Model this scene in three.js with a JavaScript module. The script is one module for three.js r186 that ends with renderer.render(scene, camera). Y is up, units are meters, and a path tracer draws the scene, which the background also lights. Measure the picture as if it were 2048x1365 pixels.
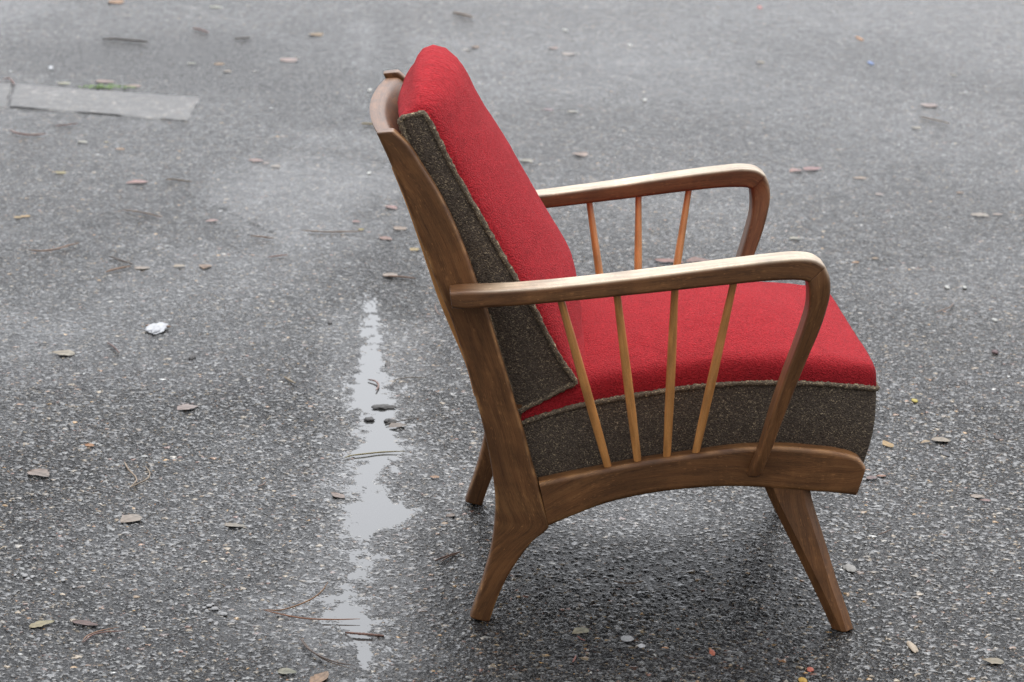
import * as THREE from 'three';
import { mergeGeometries, mergeVertices, toCreasedNormals } from 'three/addons/utils/BufferGeometryUtils.js';

// ---------------------------------------------------------------- camera, sky, sun, exposure
const scene = new THREE.Scene();
const camera = new THREE.PerspectiveCamera(14.6756, 1024 / 682, 0.1, 400);
{
  const p = new THREE.Vector3(...[-0.103,1.4192,4.1266]), f = new THREE.Vector3(...[0.03561,-0.24715,-0.96832]);
  camera.position.copy(p);
  camera.up.set(...[-0.01708,0.96865,-0.24786]);
  camera.lookAt(p.clone().add(f));
  camera.focus = 4.2;
  camera.userData.fStop = 9.5;
}
const SKY_W = 256, SKY_H = 128;
const skyData = new Float32Array(SKY_W * SKY_H * 4);
{
  const back = new THREE.Vector3(0.15, 0.55, -1).normalize(), d = new THREE.Vector3();
  for (let r = 0; r < SKY_H; r++) for (let c = 0; c < SKY_W; c++) {
    const up = ((r + 0.5) / SKY_H - 0.5) * Math.PI, az = ((c + 0.5) / SKY_W - 0.5) * 2 * Math.PI;
    d.set(Math.cos(az) * Math.cos(up), Math.sin(up), Math.sin(az) * Math.cos(up));
    const k = d.dot(back);
    const L = (0.28 + 1.05 * Math.pow(Math.max(0, d.y), 0.65)) * (0.42 + 1.0 * Math.pow(0.5 + 0.5 * k, 1.9));
    const o = (r * SKY_W + c) * 4;
    skyData[o] = L * 0.963; skyData[o + 1] = L * 0.988; skyData[o + 2] = L * 1.042; skyData[o + 3] = 1;
  }
}
const sky = new THREE.DataTexture(skyData, SKY_W, SKY_H, THREE.RGBAFormat, THREE.FloatType);
sky.mapping = THREE.EquirectangularReflectionMapping;
sky.magFilter = THREE.LinearFilter;
sky.needsUpdate = true;
scene.background = sky;
scene.environment = sky;

const sun = new THREE.DirectionalLight(new THREE.Color(1.0, 0.97, 0.93), 0.8);
sun.name = 'sun';
sun.position.set(1.2, 7.4, -6.2);
sun.target.position.set(0.2, 0.2, 0);
sun.castShadow = true;
sun.shadow.radius = 60;
sun.shadow.mapSize.set(2048, 2048);
Object.assign(sun.shadow.camera, { left: -6, right: 6, top: 6, bottom: -6, near: 1, far: 30 });
scene.add(sun, sun.target);

const renderer = new THREE.WebGLRenderer({ antialias: true });
renderer.toneMapping = THREE.LinearToneMapping;
renderer.toneMappingExposure = 1.95;
renderer.shadowMap.enabled = true;

// ---------------------------------------------------------------- helpers
let seed0 = 12345;
const rng = (s) => () => { s = (s + 0x6d2b79f5) | 0; let t = Math.imul(s ^ (s >>> 15), 1 | s); t = (t + Math.imul(t ^ (t >>> 7), 61 | t)) ^ t; return ((t ^ (t >>> 14)) >>> 0) / 4294967296; };
const rand = rng(seed0);
const lerp = (a, b, t) => a + (b - a) * t, clamp = (x, a = 0, b = 1) => Math.min(b, Math.max(a, x));
const smooth = (a, b, x) => { const t = clamp((x - a) / (b - a)); return t * t * (3 - 2 * t); };
const hash2 = (x, y, s = 0) => { let h = Math.imul(x | 0, 374761393) + Math.imul(y | 0, 668265263) + Math.imul(s, 1442695041); h = Math.imul(h ^ (h >>> 13), 1274126177); return ((h ^ (h >>> 16)) >>> 0) / 4294967296; };
function noise(x, y, s = 0, px = 0, py = 0) {   // value noise in 0..1, periodic when px and py are given
  let ix = Math.floor(x), iy = Math.floor(y); const fx = x - ix, fy = y - iy;
  const u = fx * fx * (3 - 2 * fx), v = fy * fy * (3 - 2 * fy);
  const w = (i, p) => (p ? ((i % p) + p) % p : i);
  const x0 = w(ix, px), x1 = w(ix + 1, px), y0 = w(iy, py), y1 = w(iy + 1, py);
  return lerp(lerp(hash2(x0, y0, s), hash2(x1, y0, s), u), lerp(hash2(x0, y1, s), hash2(x1, y1, s), u), v);
}
const fbm = (x, y, s, oct = 4) => { let a = 0, w = 0.5, n = 0; for (let i = 0; i < oct; i++) { a += w * noise(x, y, s + i * 7); n += w; w *= 0.5; x *= 2.03; y *= 2.03; } return a / n; };
const toSRGB = (c) => 255 * (c <= 0.0031308 ? 12.92 * c : 1.055 * Math.pow(clamp(c), 1 / 2.4) - 0.055);
function dataTex(data, w, h, srgb, repeat) {
  const t = new THREE.DataTexture(data, w, h, THREE.RGBAFormat, THREE.UnsignedByteType);
  t.wrapS = t.wrapT = repeat === false ? THREE.ClampToEdgeWrapping : THREE.RepeatWrapping;
  t.magFilter = THREE.LinearFilter; t.minFilter = THREE.LinearMipmapLinearFilter; t.generateMipmaps = true;
  if (srgb) t.colorSpace = THREE.SRGBColorSpace;
  t.needsUpdate = true;
  return t;
}
const counts = {};
function numbered(name) { const n = (counts[name] = (counts[name] ?? -1) + 1); return n ? name + '_' + String(n).padStart(3, '0') : name; }
function shade(m) { m.castShadow = m.receiveShadow = true; return m; }
function thing(o, name, label, category, group) {
  o.name = numbered(name); scene.add(o);
  o.userData = { label, category }; if (group) o.userData.group = group;
  return o;
}
function part(name, geo, mat, parent, label) {
  const m = shade(new THREE.Mesh(geo, mat)); m.name = name; parent.add(m);
  if (label) m.userData.label = label;
  return m;
}

// ---------------------------------------------------------------- asphalt aggregate: stones packed into a height field with its colours
function aggregate(W, T, seed, o) {
  const R = rng(seed), ppm = W / T, H = new Float32Array(W * W), col = new Float32Array(W * W * 3);
  for (let y = 0; y < W; y++) for (let x = 0; x < W; x++) {
    const i = y * W + x, n = noise(x * 0.25, y * 0.25, seed, W / 4, W / 4), m = noise(x / 16, y / 16, seed + 3, W / 16, W / 16);
    H[i] = o.binder + 0.5 * (n - 0.5) + 0.7 * (m - 0.5);
    const b = o.bindCol * (0.7 + 0.6 * n);
    col[i * 3] = b; col[i * 3 + 1] = b; col[i * 3 + 2] = b * 1.06;
  }
  for (const pop of o.pops) {
    const cells = Math.round(T / pop.cell), step = W / cells;
    for (let cy = 0; cy < cells; cy++) for (let cx = 0; cx < cells; cx++) {
      if (R() > pop.fill) continue;
      const X = (cx + R()) * step, Y = (cy + R()) * step, a = lerp(pop.r0, pop.r1, Math.pow(R(), 1.6)) * ppm, b = a * lerp(0.55, 0.95, R()), th = R() * Math.PI;
      const top = lerp(pop.top0, pop.top1, R()), dome = lerp(pop.dome0, pop.dome1, R()), ph = R() * 6.28, wob = 0.12 + 0.14 * R(), tiltx = (R() - 0.5) * pop.tilt, tilty = (R() - 0.5) * pop.tilt;
      let k = R() * o.total, c = o.palette[0];
      for (const q of o.palette) { k -= q[3]; c = q; if (k <= 0) break; }
      const br = lerp(0.6, 1.35, R()), coat = R() < pop.coat ? lerp(0.5, 0.95, R()) : 0.12 * R();
      const ct = Math.cos(th), st = Math.sin(th), m = Math.ceil(a * 1.2);
      for (let dy = -m; dy <= m; dy++) for (let dx = -m; dx <= m; dx++) {
        const u = (dx * ct + dy * st) / a, v = (-dx * st + dy * ct) / b, d = Math.sqrt(u * u + v * v);
        if (d > 1.3) continue;
        const e = d * (1 + wob * Math.sin(3 * Math.atan2(v, u) + ph));
        if (e >= 1) continue;
        const h = top - dome + dome * Math.sqrt(1 - e * e) + tiltx * u + tilty * v;
        const i = (((Math.round(Y) + dy) % W + W) % W) * W + ((Math.round(X) + dx) % W + W) % W;
        if (h > H[i]) {
          H[i] = h;
          const edge = smooth(0.7, 1, e), g = lerp(1, 0.5, Math.max(coat, edge * 0.7)) * br * (0.88 + 0.24 * hash2(X + dx, Y + dy, 5)), kk = coat * 0.8;
          for (let q = 0; q < 3; q++) col[i * 3 + q] = lerp(c[q], o.bindCol * 1.6, kk) * g;
        }
      }
    }
  }
  const rgba = new Uint8Array(W * W * 4), hb = new Uint8Array(W * W * 4);
  for (let i = 0; i < W * W; i++) {
    const x = i % W, y = (i / W) | 0, cl = 0.55 + 0.9 * (0.5 * noise(x / 16, y / 16, seed + 31, W / 16, W / 16) + 0.5 * noise(x / 32, y / 32, seed + 32, W / 32, W / 32));
    for (let q = 0; q < 3; q++) rgba[i * 4 + q] = toSRGB(col[i * 3 + q] * cl);
    const h = clamp((H[i] + 3.6) / 4) * 255;
    hb[i * 4] = hb[i * 4 + 1] = hb[i * 4 + 2] = h; rgba[i * 4 + 3] = 255;
    hb[i * 4 + 3] = 255 * lerp(o.pitGloss, 1, smooth(-2.2, -0.7, H[i])) * (0.6 + 0.4 * noise(x / 8, y / 8, seed + 41, W / 8, W / 8));   // alpha: reflection dimmed in the pits as painted occlusion, patchy at random
  }
  return { W, T, H, map: dataTex(rgba, W, W, true), bump: dataTex(hb, W, W, false) };
}
const stonePalette = [   // linear colour, weight
  [0.08, 0.08, 0.08, 30], [0.05, 0.05, 0.05, 28], [0.125, 0.125, 0.12, 14], [0.17, 0.17, 0.16, 4], [0.17, 0.13, 0.08, 6], [0.25, 0.19, 0.115, 2.6], [0.25, 0.13, 0.06, 1.4], [0.36, 0.33, 0.28, 0.9], [0.2, 0.1, 0.07, 1.4], [0.36, 0.21, 0.07, 0.7], [0.55, 0.55, 0.52, 0.25],
];
const total = (p) => p.reduce((s, q) => s + q[3], 0);
const tar = aggregate(2048, 1.7, 71, {
  binder: -2.7, bindCol: 0.014, pitGloss: 0.12, palette: stonePalette, total: total(stonePalette),
  pops: [
    { cell: 0.0026, fill: 0.9, r0: 0.0008, r1: 0.0019, top0: -2.5, top1: -1.1, dome0: 0.6, dome1: 1.2, tilt: 0.5, coat: 0.55 },
    { cell: 0.0068, fill: 0.95, r0: 0.0022, r1: 0.005, top0: -2.1, top1: -0.1, dome0: 0.9, dome1: 2.3, tilt: 1.3, coat: 0.5 },
    { cell: 0.017, fill: 0.6, r0: 0.0042, r1: 0.0075, top0: -1.1, top1: 0.1, dome0: 1.0, dome1: 2.0, tilt: 0.8, coat: 0.45 },
  ],
});
const slabPalette = [[0.3, 0.28, 0.25, 10], [0.42, 0.38, 0.32, 6], [0.2, 0.2, 0.2, 7], [0.34, 0.26, 0.17, 4], [0.55, 0.53, 0.5, 3], [0.1, 0.1, 0.1, 5], [0.26, 0.15, 0.09, 1]];
const washed = aggregate(1024, 1.1, 171, {
  binder: -2.6, bindCol: 0.1, pitGloss: 0.5, palette: slabPalette, total: total(slabPalette),
  pops: [
    { cell: 0.004, fill: 0.9, r0: 0.001, r1: 0.0025, top0: -2.3, top1: -1.2, dome0: 0.6, dome1: 1, tilt: 0.4, coat: 0.25 },
    { cell: 0.01, fill: 0.95, r0: 0.003, r1: 0.0075, top0: -1.6, top1: -0.2, dome0: 0.8, dome1: 1.8, tilt: 0.7, coat: 0.15 },
  ],
});

// ---------------------------------------------------------------- the ground
const PUD = [[-1.5577,-0.1998,-0.1909],[-1.38,-0.2069,-0.1748],[-1.2526,-0.225,-0.1685],[-1.0917,-0.2392,-0.1558],[-0.9773,-0.2419,-0.1443],[-0.9045,-0.2289,-0.1335],[-0.8342,-0.2046,-0.1231],[-0.7307,-0.1955,-0.1317],[-0.6631,-0.2043,-0.1367],[-0.5973,-0.212,-0.1322],[-0.5343,-0.1975,-0.1572],[-0.4567,-0.1992,-0.1632],[-0.4052,-0.2016,-0.1659],[-0.3373,-0.2034,-0.1717],[-0.294,-0.2057,-0.136],[-0.2375,-0.2077,-0.1007],[-0.1826,-0.2027,-0.1261],[-0.1287,-0.2047,-0.1677],[-0.0895,-0.1969,-0.1719],[-0.0253,-0.1903,-0.1706],[0.0498,-0.1933,-0.1739],[0.0993,-0.2128,-0.1872],[0.1475,-0.2288,-0.1987],[0.1944,-0.2373,-0.1802],[0.2622,-0.2348,-0.1655],[0.3056,-0.2156,-0.1501],[0.3526,-0.202,-0.1553],[0.4112,-0.1943,-0.1527],[0.4525,-0.2005,-0.1475],[0.4922,-0.1847,-0.1629],[0.5314,-0.1765,-0.1657],[0.5738,-0.174,-0.1676]];            // z, left x, right x of the water in the joint
const SEAM = [[-0.2404,-8.5363],[-0.2433,-7.3769],[-0.2536,-6.4059],[-0.2551,-5.5829],[-0.2475,-4.7685],[-0.2468,-3.8958],[-0.2423,-3.248],[-0.2411,-2.7579],[-0.2401,-2.3263],[-0.2194,-1.7933],[-0.2047,-1.3802]];
const CRACKS = [[[-0.8039,-3.1467],[-0.7767,-3.0913],[-0.7407,-2.9952],[-0.6998,-2.9296],[-0.665,-2.8646],[-0.6269,-2.8011],[-0.5879,-2.7191],[-0.5576,-2.6575],[-0.5134,-2.573],[-0.4681,-2.4969]]];
const SLABS = [[[-1.7446,-4.8989],[-1.4924,-4.844],[-1.4397,-4.3698],[-1.6843,-4.379]],[[-1.4874,-4.8447],[-0.8308,-4.63],[-0.8347,-4.1636],[-1.435,-4.3704]]];
const WATER = -0.0027;
function along(list, z, k) {    // value of column k at depth z (list sorted by falling or rising z)
  const up = list[0][0] < list[list.length - 1][0];
  for (let i = 1; i < list.length; i++) {
    const a = list[i - 1], b = list[i];
    if (up ? z <= b[0] : z >= b[0]) { const t = clamp((z - a[0]) / (b[0] - a[0])); return lerp(a[k], b[k], t); }
  }
  return list[list.length - 1][k];
}
const seamX = (z) => { const l = SEAM; for (let i = 1; i < l.length; i++) if (z <= l[i][1]) { const t = clamp((z - l[i - 1][1]) / (l[i][1] - l[i - 1][1])); return lerp(l[i - 1][0], l[i][0], t); } return l[l.length - 1][0]; };
const pudMin = PUD[0][0], pudMax = PUD[PUD.length - 1][0];
function basin(x, z) {          // 1 inside the puddle, falling to 0 outside
  const f = smooth(pudMin - 0.5, pudMin, z) * (1 - smooth(pudMax, pudMax + 0.15, z));
  if (f <= 0) return 0;
  const zz = clamp(z, pudMin, pudMax), xl = along(PUD, zz, 1), xr = along(PUD, zz, 2), c = (xl + xr) / 2, hw = (xr - xl) / 2 + 0.004;
  const d = Math.abs(x - c) - hw + 0.012;
  return f * (1 - smooth(-0.05, 0.022, d + 0.026 * (noise(x * 24, z * 14, 35) - 0.5) + 0.014 * (noise(x * 70, z * 50, 36) - 0.5))) * 0.94 + f * 0.06 * (1 - smooth(0, 0.1, d));
}
const segDist = (x, z, l) => { let m = 9; for (let i = 1; i < l.length; i++) { const ax = l[i - 1][0], az = l[i - 1][1], dx = l[i][0] - ax, dz = l[i][1] - az, t = clamp(((x - ax) * dx + (z - az) * dz) / (dx * dx + dz * dz)); m = Math.min(m, Math.hypot(x - ax - dx * t, z - az - dz * t)); } return m; };
const crackBox = CRACKS.map((l) => [Math.min(...l.map((p) => p[0])) - 0.05, Math.max(...l.map((p) => p[0])) + 0.05, Math.min(...l.map((p) => p[1])) - 0.05, Math.max(...l.map((p) => p[1])) + 0.05]);
function crack(x, z) {
  let c = 0;
  CRACKS.forEach((l, i) => { const b = crackBox[i]; if (x < b[0] || x > b[1] || z < b[2] || z > b[3]) return; const w = 0.006 + 0.006 * noise(x * 40, z * 40, 9), d = segDist(x + 0.012 * (noise(x * 30, z * 30, 4) - 0.5), z + 0.012 * (noise(x * 30, z * 30, 5) - 0.5), l); c = Math.max(c, 1 - smooth(w * 0.4, w, d)); });
  return c;
}
const warp = (x, z) => [x + 0.12 * (noise(x * 0.8, z * 0.8, 21) - 0.5), z + 0.12 * (noise(x * 0.8, z * 0.8, 22) - 0.5)];
function stoneHeight(u, v) {
  const W = tar.W, x = Math.floor(((u % 1) + 1) % 1 * W), y = Math.floor(((v % 1) + 1) % 1 * W);
  return tar.H[y * W + x];
}
function macro(x, z) {
  let y = 0.0016 * (fbm(x * 2.2, z * 2.2, 31, 3) - 0.5) + 0.0016 * (noise(x * 18, z * 18, 33) - 0.5);
  const bs = basin(x, z);
  y -= (0.0064 + 0.0026 * noise(z * 7, x * 9, 37)) * lerp(0.74, 1, smooth(PUD[6][0] - 0.12, PUD[6][0] + 0.06, z)) * bs;
  if (bs > 0.04) y += 0.0036 * (noise(x * 64, z * 40, 38) - 0.5) * (1 - smooth(0.75, 1, bs));
  const s = Math.abs(x - seamX(z)); y -= 0.002 * (1 - smooth(0.0, 0.03, s)) * smooth(-0.3, -1.2, z);
  y -= 0.003 * crack(x, z);
  return y + 0.0008;
}
const WETS = [[-0.431,-3.012,0.259,0.632,1.0],[0.788,-5.126,0.415,0.695,0.3],[-0.661,-1.57,0.374,0.918,0.3],[0.56,-1.389,0.131,0.26,0.3],[-0.305,0.309,0.114,0.131,0.5],[-0.014,-0.421,0.081,0.181,0.6],[0.263,-0.26,0.176,0.169,0.7]], DARKS = [[-1.048,-5.596,0.62,0.886,0.62],[-0.52,-5.673,0.277,1.161,0.45],[-0.466,-4.431,0.195,0.397,0.3],[-0.231,-5.586,0.11,1.527,0.4],[1.813,-5.88,0.437,0.947,0.12],[-0.16,-2.108,0.084,0.707,0.4],[0.708,0.18,0.21,0.327,0.1],[0.173,0.48,0.311,0.181,0.12],[-0.768,-0.267,0.103,0.563,0.06]];
const blobs = (list, x, z) => { let m = 0; for (const [bx, bz, rx, rz, k] of list) { const d = Math.hypot((x - bx) / rx, (z - bz) / rz) + 0.9 * (fbm(x * 2.5, z * 1.8, 71, 4) - 0.5); m = Math.max(m, k * (1 - smooth(0.55, 1.15, d))); } return m; };
const groundGeo = (() => {
  const run = (a, b, s) => { const n = Math.max(1, Math.round(Math.abs(b - a) / s)), r = []; for (let i = 0; i < n; i++) r.push(lerp(a, b, i / n)); return r; };
  const xs = [-90, -40, -18, -8, -4, -2.6, ...run(-1.9, -0.85, 0.009), ...run(-0.85, 1.05, 0.003), ...run(1.05, 2.95, 0.009), 2.95, 4, 6, 10, 20, 45, 90];
  const zs = [60, 25, 12, 7, 4, 2.4, 1.6, 1.2, ...run(0.9, -1.0, 0.004), ...run(-1.0, -3.0, 0.008), ...run(-3.0, -9, 0.02), -9, -10, -12, -16, -24, -40, -70, -110];
  const nx = xs.length, nz = zs.length, pos = new Float32Array(nx * nz * 3), nor = new Float32Array(nx * nz * 3), uv = new Float32Array(nx * nz * 2), uv1 = new Float32Array(nx * nz * 2), col = new Float32Array(nx * nz * 3);
  for (let j = 0; j < nz; j++) for (let i = 0; i < nx; i++) {
    const k = j * nx + i, x = xs[i], z = zs[j], [wx, wz] = warp(x, z), u = wx / tar.T, v = -wz / tar.T;
    const near = Math.abs(x) < 3 && z > -9 && z < 1, amp = near ? 1 - 0.75 * smooth(-1.0, -3.5, z) : 0;
    const b = near ? basin(x, z) : 0, cr = near ? crack(x, z) : 0;
    let y = near ? macro(x, z) + 0.001 * amp * stoneHeight(u, v) - 0.0018 * (1 - amp) : -0.001;
    pos.set([x, y, z], k * 3); nor.set([0, 1, 0], k * 3); uv.set([u, v], k * 2); uv1.set([(x + 4) / 8, (z + 10) / 12], k * 2);
    // dirt and wear of the tar: the joint, stains, the two pavings left and right of the joint
    const sx = seamX(z), side = smooth(-0.04, 0.06, x - sx), sd = Math.abs(x - sx + 0.04 * (noise(x * 9, z * 4, 41) - 0.5));
    let g = 0.8 + 0.34 * (fbm(x * 1.3, z * 0.9, 43, 4) - 0.5) + 0.14 * (noise(x * 26, z * 26, 44) - 0.5) + (0.1 + 0.95 * smooth(-0.8, -3.5, z)) * (noise(x * 52, z * 24, 49) - 0.5);
    g *= 1 - 0.28 * (1 - smooth(0.01, 0.07 + 0.05 * noise(z * 6, 1, 45), sd)) * (0.4 + 0.6 * smooth(-0.4, -1.6, z));
    g *= 1 - 0.2 * smooth(0.52, 0.72, fbm(x * 2.4 + 7, z * 1.8, 47, 4));
    g *= 1 - 0.5 * cr;
    if (near) g *= 1 - blobs(DARKS, x, z);
    g *= 1 - 0.55 * b;
    const warm = 0.03 * side + 0.04 * (fbm(x * 1.1, z * 1.1, 48, 3) - 0.5);
    col.set([g * (1 + warm), g, g * (1 - warm)], k * 3);
  }
  const idx = new Uint32Array((nx - 1) * (nz - 1) * 6); let q = 0;
  for (let j = 0; j < nz - 1; j++) for (let i = 0; i < nx - 1; i++) { const a = j * nx + i, b = a + 1, c = a + nx, d = c + 1; idx.set([a, b, c, b, d, c], q); q += 6; }
  const g = new THREE.BufferGeometry();
  g.setAttribute('position', new THREE.BufferAttribute(pos, 3)); g.setAttribute('normal', new THREE.BufferAttribute(nor, 3));
  g.setAttribute('uv', new THREE.BufferAttribute(uv, 2)); g.setAttribute('uv1', new THREE.BufferAttribute(uv1, 2)); g.setAttribute('color', new THREE.BufferAttribute(col, 3));
  g.setIndex(new THREE.BufferAttribute(idx, 1));
  return g;
})();
const filmMap = (() => {         // how much rain water stands on the tar (r) and how broken its surface is (g)
  const W = 1024, d = new Uint8Array(W * W * 4);
  for (let j = 0; j < W; j++) for (let i = 0; i < W; i++) {
    const x = (i + 0.5) / W * 8 - 4, z = (j + 0.5) / W * 12 - 10, b = basin(x, z), sx = seamX(z);
    const pat = fbm(x * 1.4 + 3, z * 1.0, 61, 5), wet = smooth(0.38, 0.66, pat), left = 1 - smooth(-0.05, 0.15, x - sx);
    const fine = noise(x * 40, z * 30, 65);
    const zz = clamp(z, pudMin, pudMax), pd = Math.hypot(Math.max(0, Math.abs(x - (along(PUD, zz, 1) + along(PUD, zz, 2)) / 2) - 0.02), (z - zz) * 0.5), rim = (1 - smooth(0.02, 0.13, pd + 0.09 * (noise(x * 14, z * 9, 66) - 0.5)));
    const f = 0.04 + 0.6 * blobs(WETS, x, z) + 0.5 * rim + 0.24 * wet + 0.14 * left * wet + (0.12 + 0.25 * smooth(-0.8, -3, z)) * (fine - 0.5) + 0.35 * b;
    d.set([255 * clamp(0.55 * (f - 0.6 * blobs(DARKS, x, z)) + 0.2 * b), 255 * clamp(0.34 - 0.12 * wet), 0, 255], (j * W + i) * 4);
  }
  const t = dataTex(d, W, W, false, false); t.channel = 1; return t;
})();
const groundMat = new THREE.MeshPhysicalMaterial({
  name: 'wet asphalt', map: tar.map, bumpMap: tar.bump, bumpScale: 0.005, specularIntensityMap: tar.bump, vertexColors: true, roughness: 0.24, ior: 1.5, specularIntensity: 0.97,
  clearcoat: 0.8, clearcoatMap: filmMap, clearcoatRoughness: 1, clearcoatRoughnessMap: filmMap,
});
const ground = shade(new THREE.Mesh(groundGeo, groundMat));
ground.name = 'ground'; ground.userData = { kind: 'structure', label: 'wet grey asphalt with a joint running away from the camera' }; scene.add(ground);

// water standing in the joint
{
  const pos = [], idx = [], n = 90;
  for (let i = 0; i <= n; i++) {
    const z = lerp(pudMin - 0.3, pudMax + 0.1, i / n), zz = clamp(z, pudMin, pudMax), xl = along(PUD, zz, 1), xr = along(PUD, zz, 2), m = 0.07;
    for (let k = 0; k <= 4; k++) pos.push(lerp(xl - m, xr + m, k / 4), WATER, z);
    if (i) for (let k = 0; k < 4; k++) { const a = (i - 1) * 5 + k, b = a + 5; idx.push(a, b, a + 1, a + 1, b, b + 1); }
  }
  const g = new THREE.BufferGeometry(); g.setAttribute('position', new THREE.Float32BufferAttribute(pos, 3)); g.setIndex(idx); g.computeVertexNormals();
  const w = shade(new THREE.Mesh(g, new THREE.MeshPhysicalMaterial({ name: 'rain water', color: new THREE.Color(0.05, 0.05, 0.048), roughness: 0.03, ior: 1.75 })));
  w.name = 'water'; w.userData = { kind: 'structure', label: 'narrow puddle of rain water lying along the asphalt joint' }; scene.add(w);
}

// the pale concrete strip let into the tar
{
  const pav = new THREE.Group(); pav.name = 'pavement'; pav.userData = { kind: 'structure', label: 'strip of pale washed concrete slabs let into the asphalt, upper left' }; scene.add(pav);
  const m = new THREE.MeshPhysicalMaterial({ name: 'washed concrete', map: washed.map, bumpMap: washed.bump, bumpScale: 0.004, roughness: 0.5, vertexColors: true, clearcoat: 0.12, clearcoatRoughness: 0.3 });
  for (const q of SLABS) {
    const N = 130, M = 60, pos = [], uv = [], col = [], idx = [];
    for (let j = 0; j <= M; j++) for (let i = 0; i <= N; i++) {
      const s = i / N, t = j / M, e = Math.min(s * N, (1 - s) * N, t * M, (1 - t) * M), x = lerp(lerp(q[0][0], q[1][0], s), lerp(q[3][0], q[2][0], s), t), z = lerp(lerp(q[0][1], q[1][1], s), lerp(q[3][1], q[2][1], s), t);
      pos.push(x + (e < 1 ? 0.03 * (noise(x * 22, z * 22, 81) - 0.5) : 0), e < 1 ? -0.006 : 0.0015 + 0.001 * noise(x * 20, z * 20, 82), z + (e < 1 ? 0.05 * (noise(x * 22, z * 22, 83) - 0.5) : 0));
      uv.push(x / washed.T, -z / washed.T);
      const g = (e < 1 ? 0.3 : 1) * 0.52 * (0.1 + 0.3 * fbm(x * 5, z * 6, 84, 4) + 1.5 * Math.pow(0.5 * noise(x * 75, z * 55, 85) + 0.5 * noise(x * 38, z * 26, 87), 3) * (0.5 + 0.9 * noise(x * 9, z * 9, 86))) ; col.push(g, g * 0.98, g * 0.95);
      if (i && j) { const a = (j - 1) * (N + 1) + i - 1, b = a + 1, c = a + N + 1, d = c + 1; idx.push(a, c, b, b, c, d); }
    }
    const g = new THREE.BufferGeometry(); g.setAttribute('position', new THREE.Float32BufferAttribute(pos, 3)); g.setAttribute('uv', new THREE.Float32BufferAttribute(uv, 2)); g.setAttribute('color', new THREE.Float32BufferAttribute(col, 3)); g.setIndex(idx); g.computeVertexNormals();
    part('slab', g, m, pav);
  }
}

// ---------------------------------------------------------------- materials of the armchair
function woodTex(seed, dark, mid, light, rubbing = 1) {   // 0.5 m along the grain by 0.064 m across
  const W = 1024, Hh = 256, d = new Uint8Array(W * Hh * 4), b = new Uint8Array(W * Hh * 4);
  for (let y = 0; y < Hh; y++) for (let x = 0; x < W; x++) {
    const wv = 2 * noise(x / 128, y / 64, seed + 9, 8, 4);
    const a = noise(x / 64, (y + wv) / 4, seed, 16, 64), f = noise(x / 16, y / 1, seed + 2, 64, 256), big = noise(x / 256, (y + 4 * wv) / 16, seed + 4, 4, 16), blot = noise(x / 64, y / 32, seed + 6, 16, 8);
    const pore = smooth(0.8, 0.95, noise(x / 32, y / 1.0, seed + 11, 32, 256));
    let t = 0.34 * a + 0.36 * f + 0.3 * big, k = 0.68 + 0.5 * blot + 0.22 * (noise(x / 4, y / 2, seed + 21, 256, 128) - 0.5);
    t = clamp((t - 0.2) / 0.6);
    const o = (y * W + x) * 4, rub = smooth(0.74, 0.92, noise(x / 16, y / 2, seed + 13, 64, 128)) * smooth(0.35, 0.7, noise(x / 64, y / 32, seed + 14, 16, 8)), dot = hash2(x >> 2, y >> 2, seed + 15) > 0.9992 ? 1 : 0;
    for (let q = 0; q < 3; q++) { const c = t < 0.5 ? lerp(dark[q], mid[q], t * 2) : lerp(mid[q], light[q], t * 2 - 1); d[o + q] = toSRGB(lerp(c * k * (1 - 0.45 * rubbing * pore), light[q] * 2.3, rubbing * (0.55 * rub + 0.7 * dot))); }
    const h = 255 * clamp(0.5 + 0.25 * (a - 0.5) + 0.3 * (f - 0.5) - 0.4 * pore);
    b[o] = b[o + 1] = b[o + 2] = h; d[o + 3] = b[o + 3] = 255;
  }
  const m = dataTex(d, W, Hh, true), bb = dataTex(b, W, Hh, false);
  for (const t of [m, bb]) t.repeat.set(2, 15.6);
  return [m, bb];
}
const [walnutMap, walnutBump] = woodTex(301, [0.115, 0.047, 0.0165], [0.147, 0.063, 0.022], [0.18, 0.082, 0.03]);
const [beechMap, beechBump] = woodTex(401, [0.58, 0.245, 0.065], [0.64, 0.285, 0.082], [0.7, 0.33, 0.105], 0.12);
const walnut = new THREE.MeshPhysicalMaterial({ name: 'dark stained wood', map: walnutMap, bumpMap: walnutBump, bumpScale: 0.0003, vertexColors: true, roughness: 0.6, specularIntensity: 0.4, clearcoat: 0.35, clearcoatRoughness: 0.3 });
const sheened = walnut.clone(); sheened.name = 'rubbed wood'; sheened.clearcoat = 0.5; sheened.clearcoatRoughness = 0.35;  // arm wood; its pale tops are sheen painted in the vertex colours
const beech = new THREE.MeshPhysicalMaterial({ name: 'light varnished wood', map: beechMap, bumpMap: beechBump, bumpScale: 0.0002, roughness: 0.45, clearcoat: 0.6, clearcoatRoughness: 0.25 });
function woolTex(seed, fn) {                  // 0.24 m square
  const W = 1024, d = new Uint8Array(W * W * 4), b = new Uint8Array(W * W * 4);
  for (let y = 0; y < W; y++) for (let x = 0; x < W; x++) {
    const o = (y * W + x) * 4, [c, h] = fn(x, y, W);
    for (let q = 0; q < 3; q++) d[o + q] = toSRGB(c[q]);
    b[o] = b[o + 1] = b[o + 2] = 255 * clamp(h); d[o + 3] = b[o + 3] = 255;
  }
  const m = dataTex(d, W, W, true), bb = dataTex(b, W, W, false);
  for (const t of [m, bb]) t.repeat.set(1 / 0.24, 1 / 0.24);
  return [m, bb];
}
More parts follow.
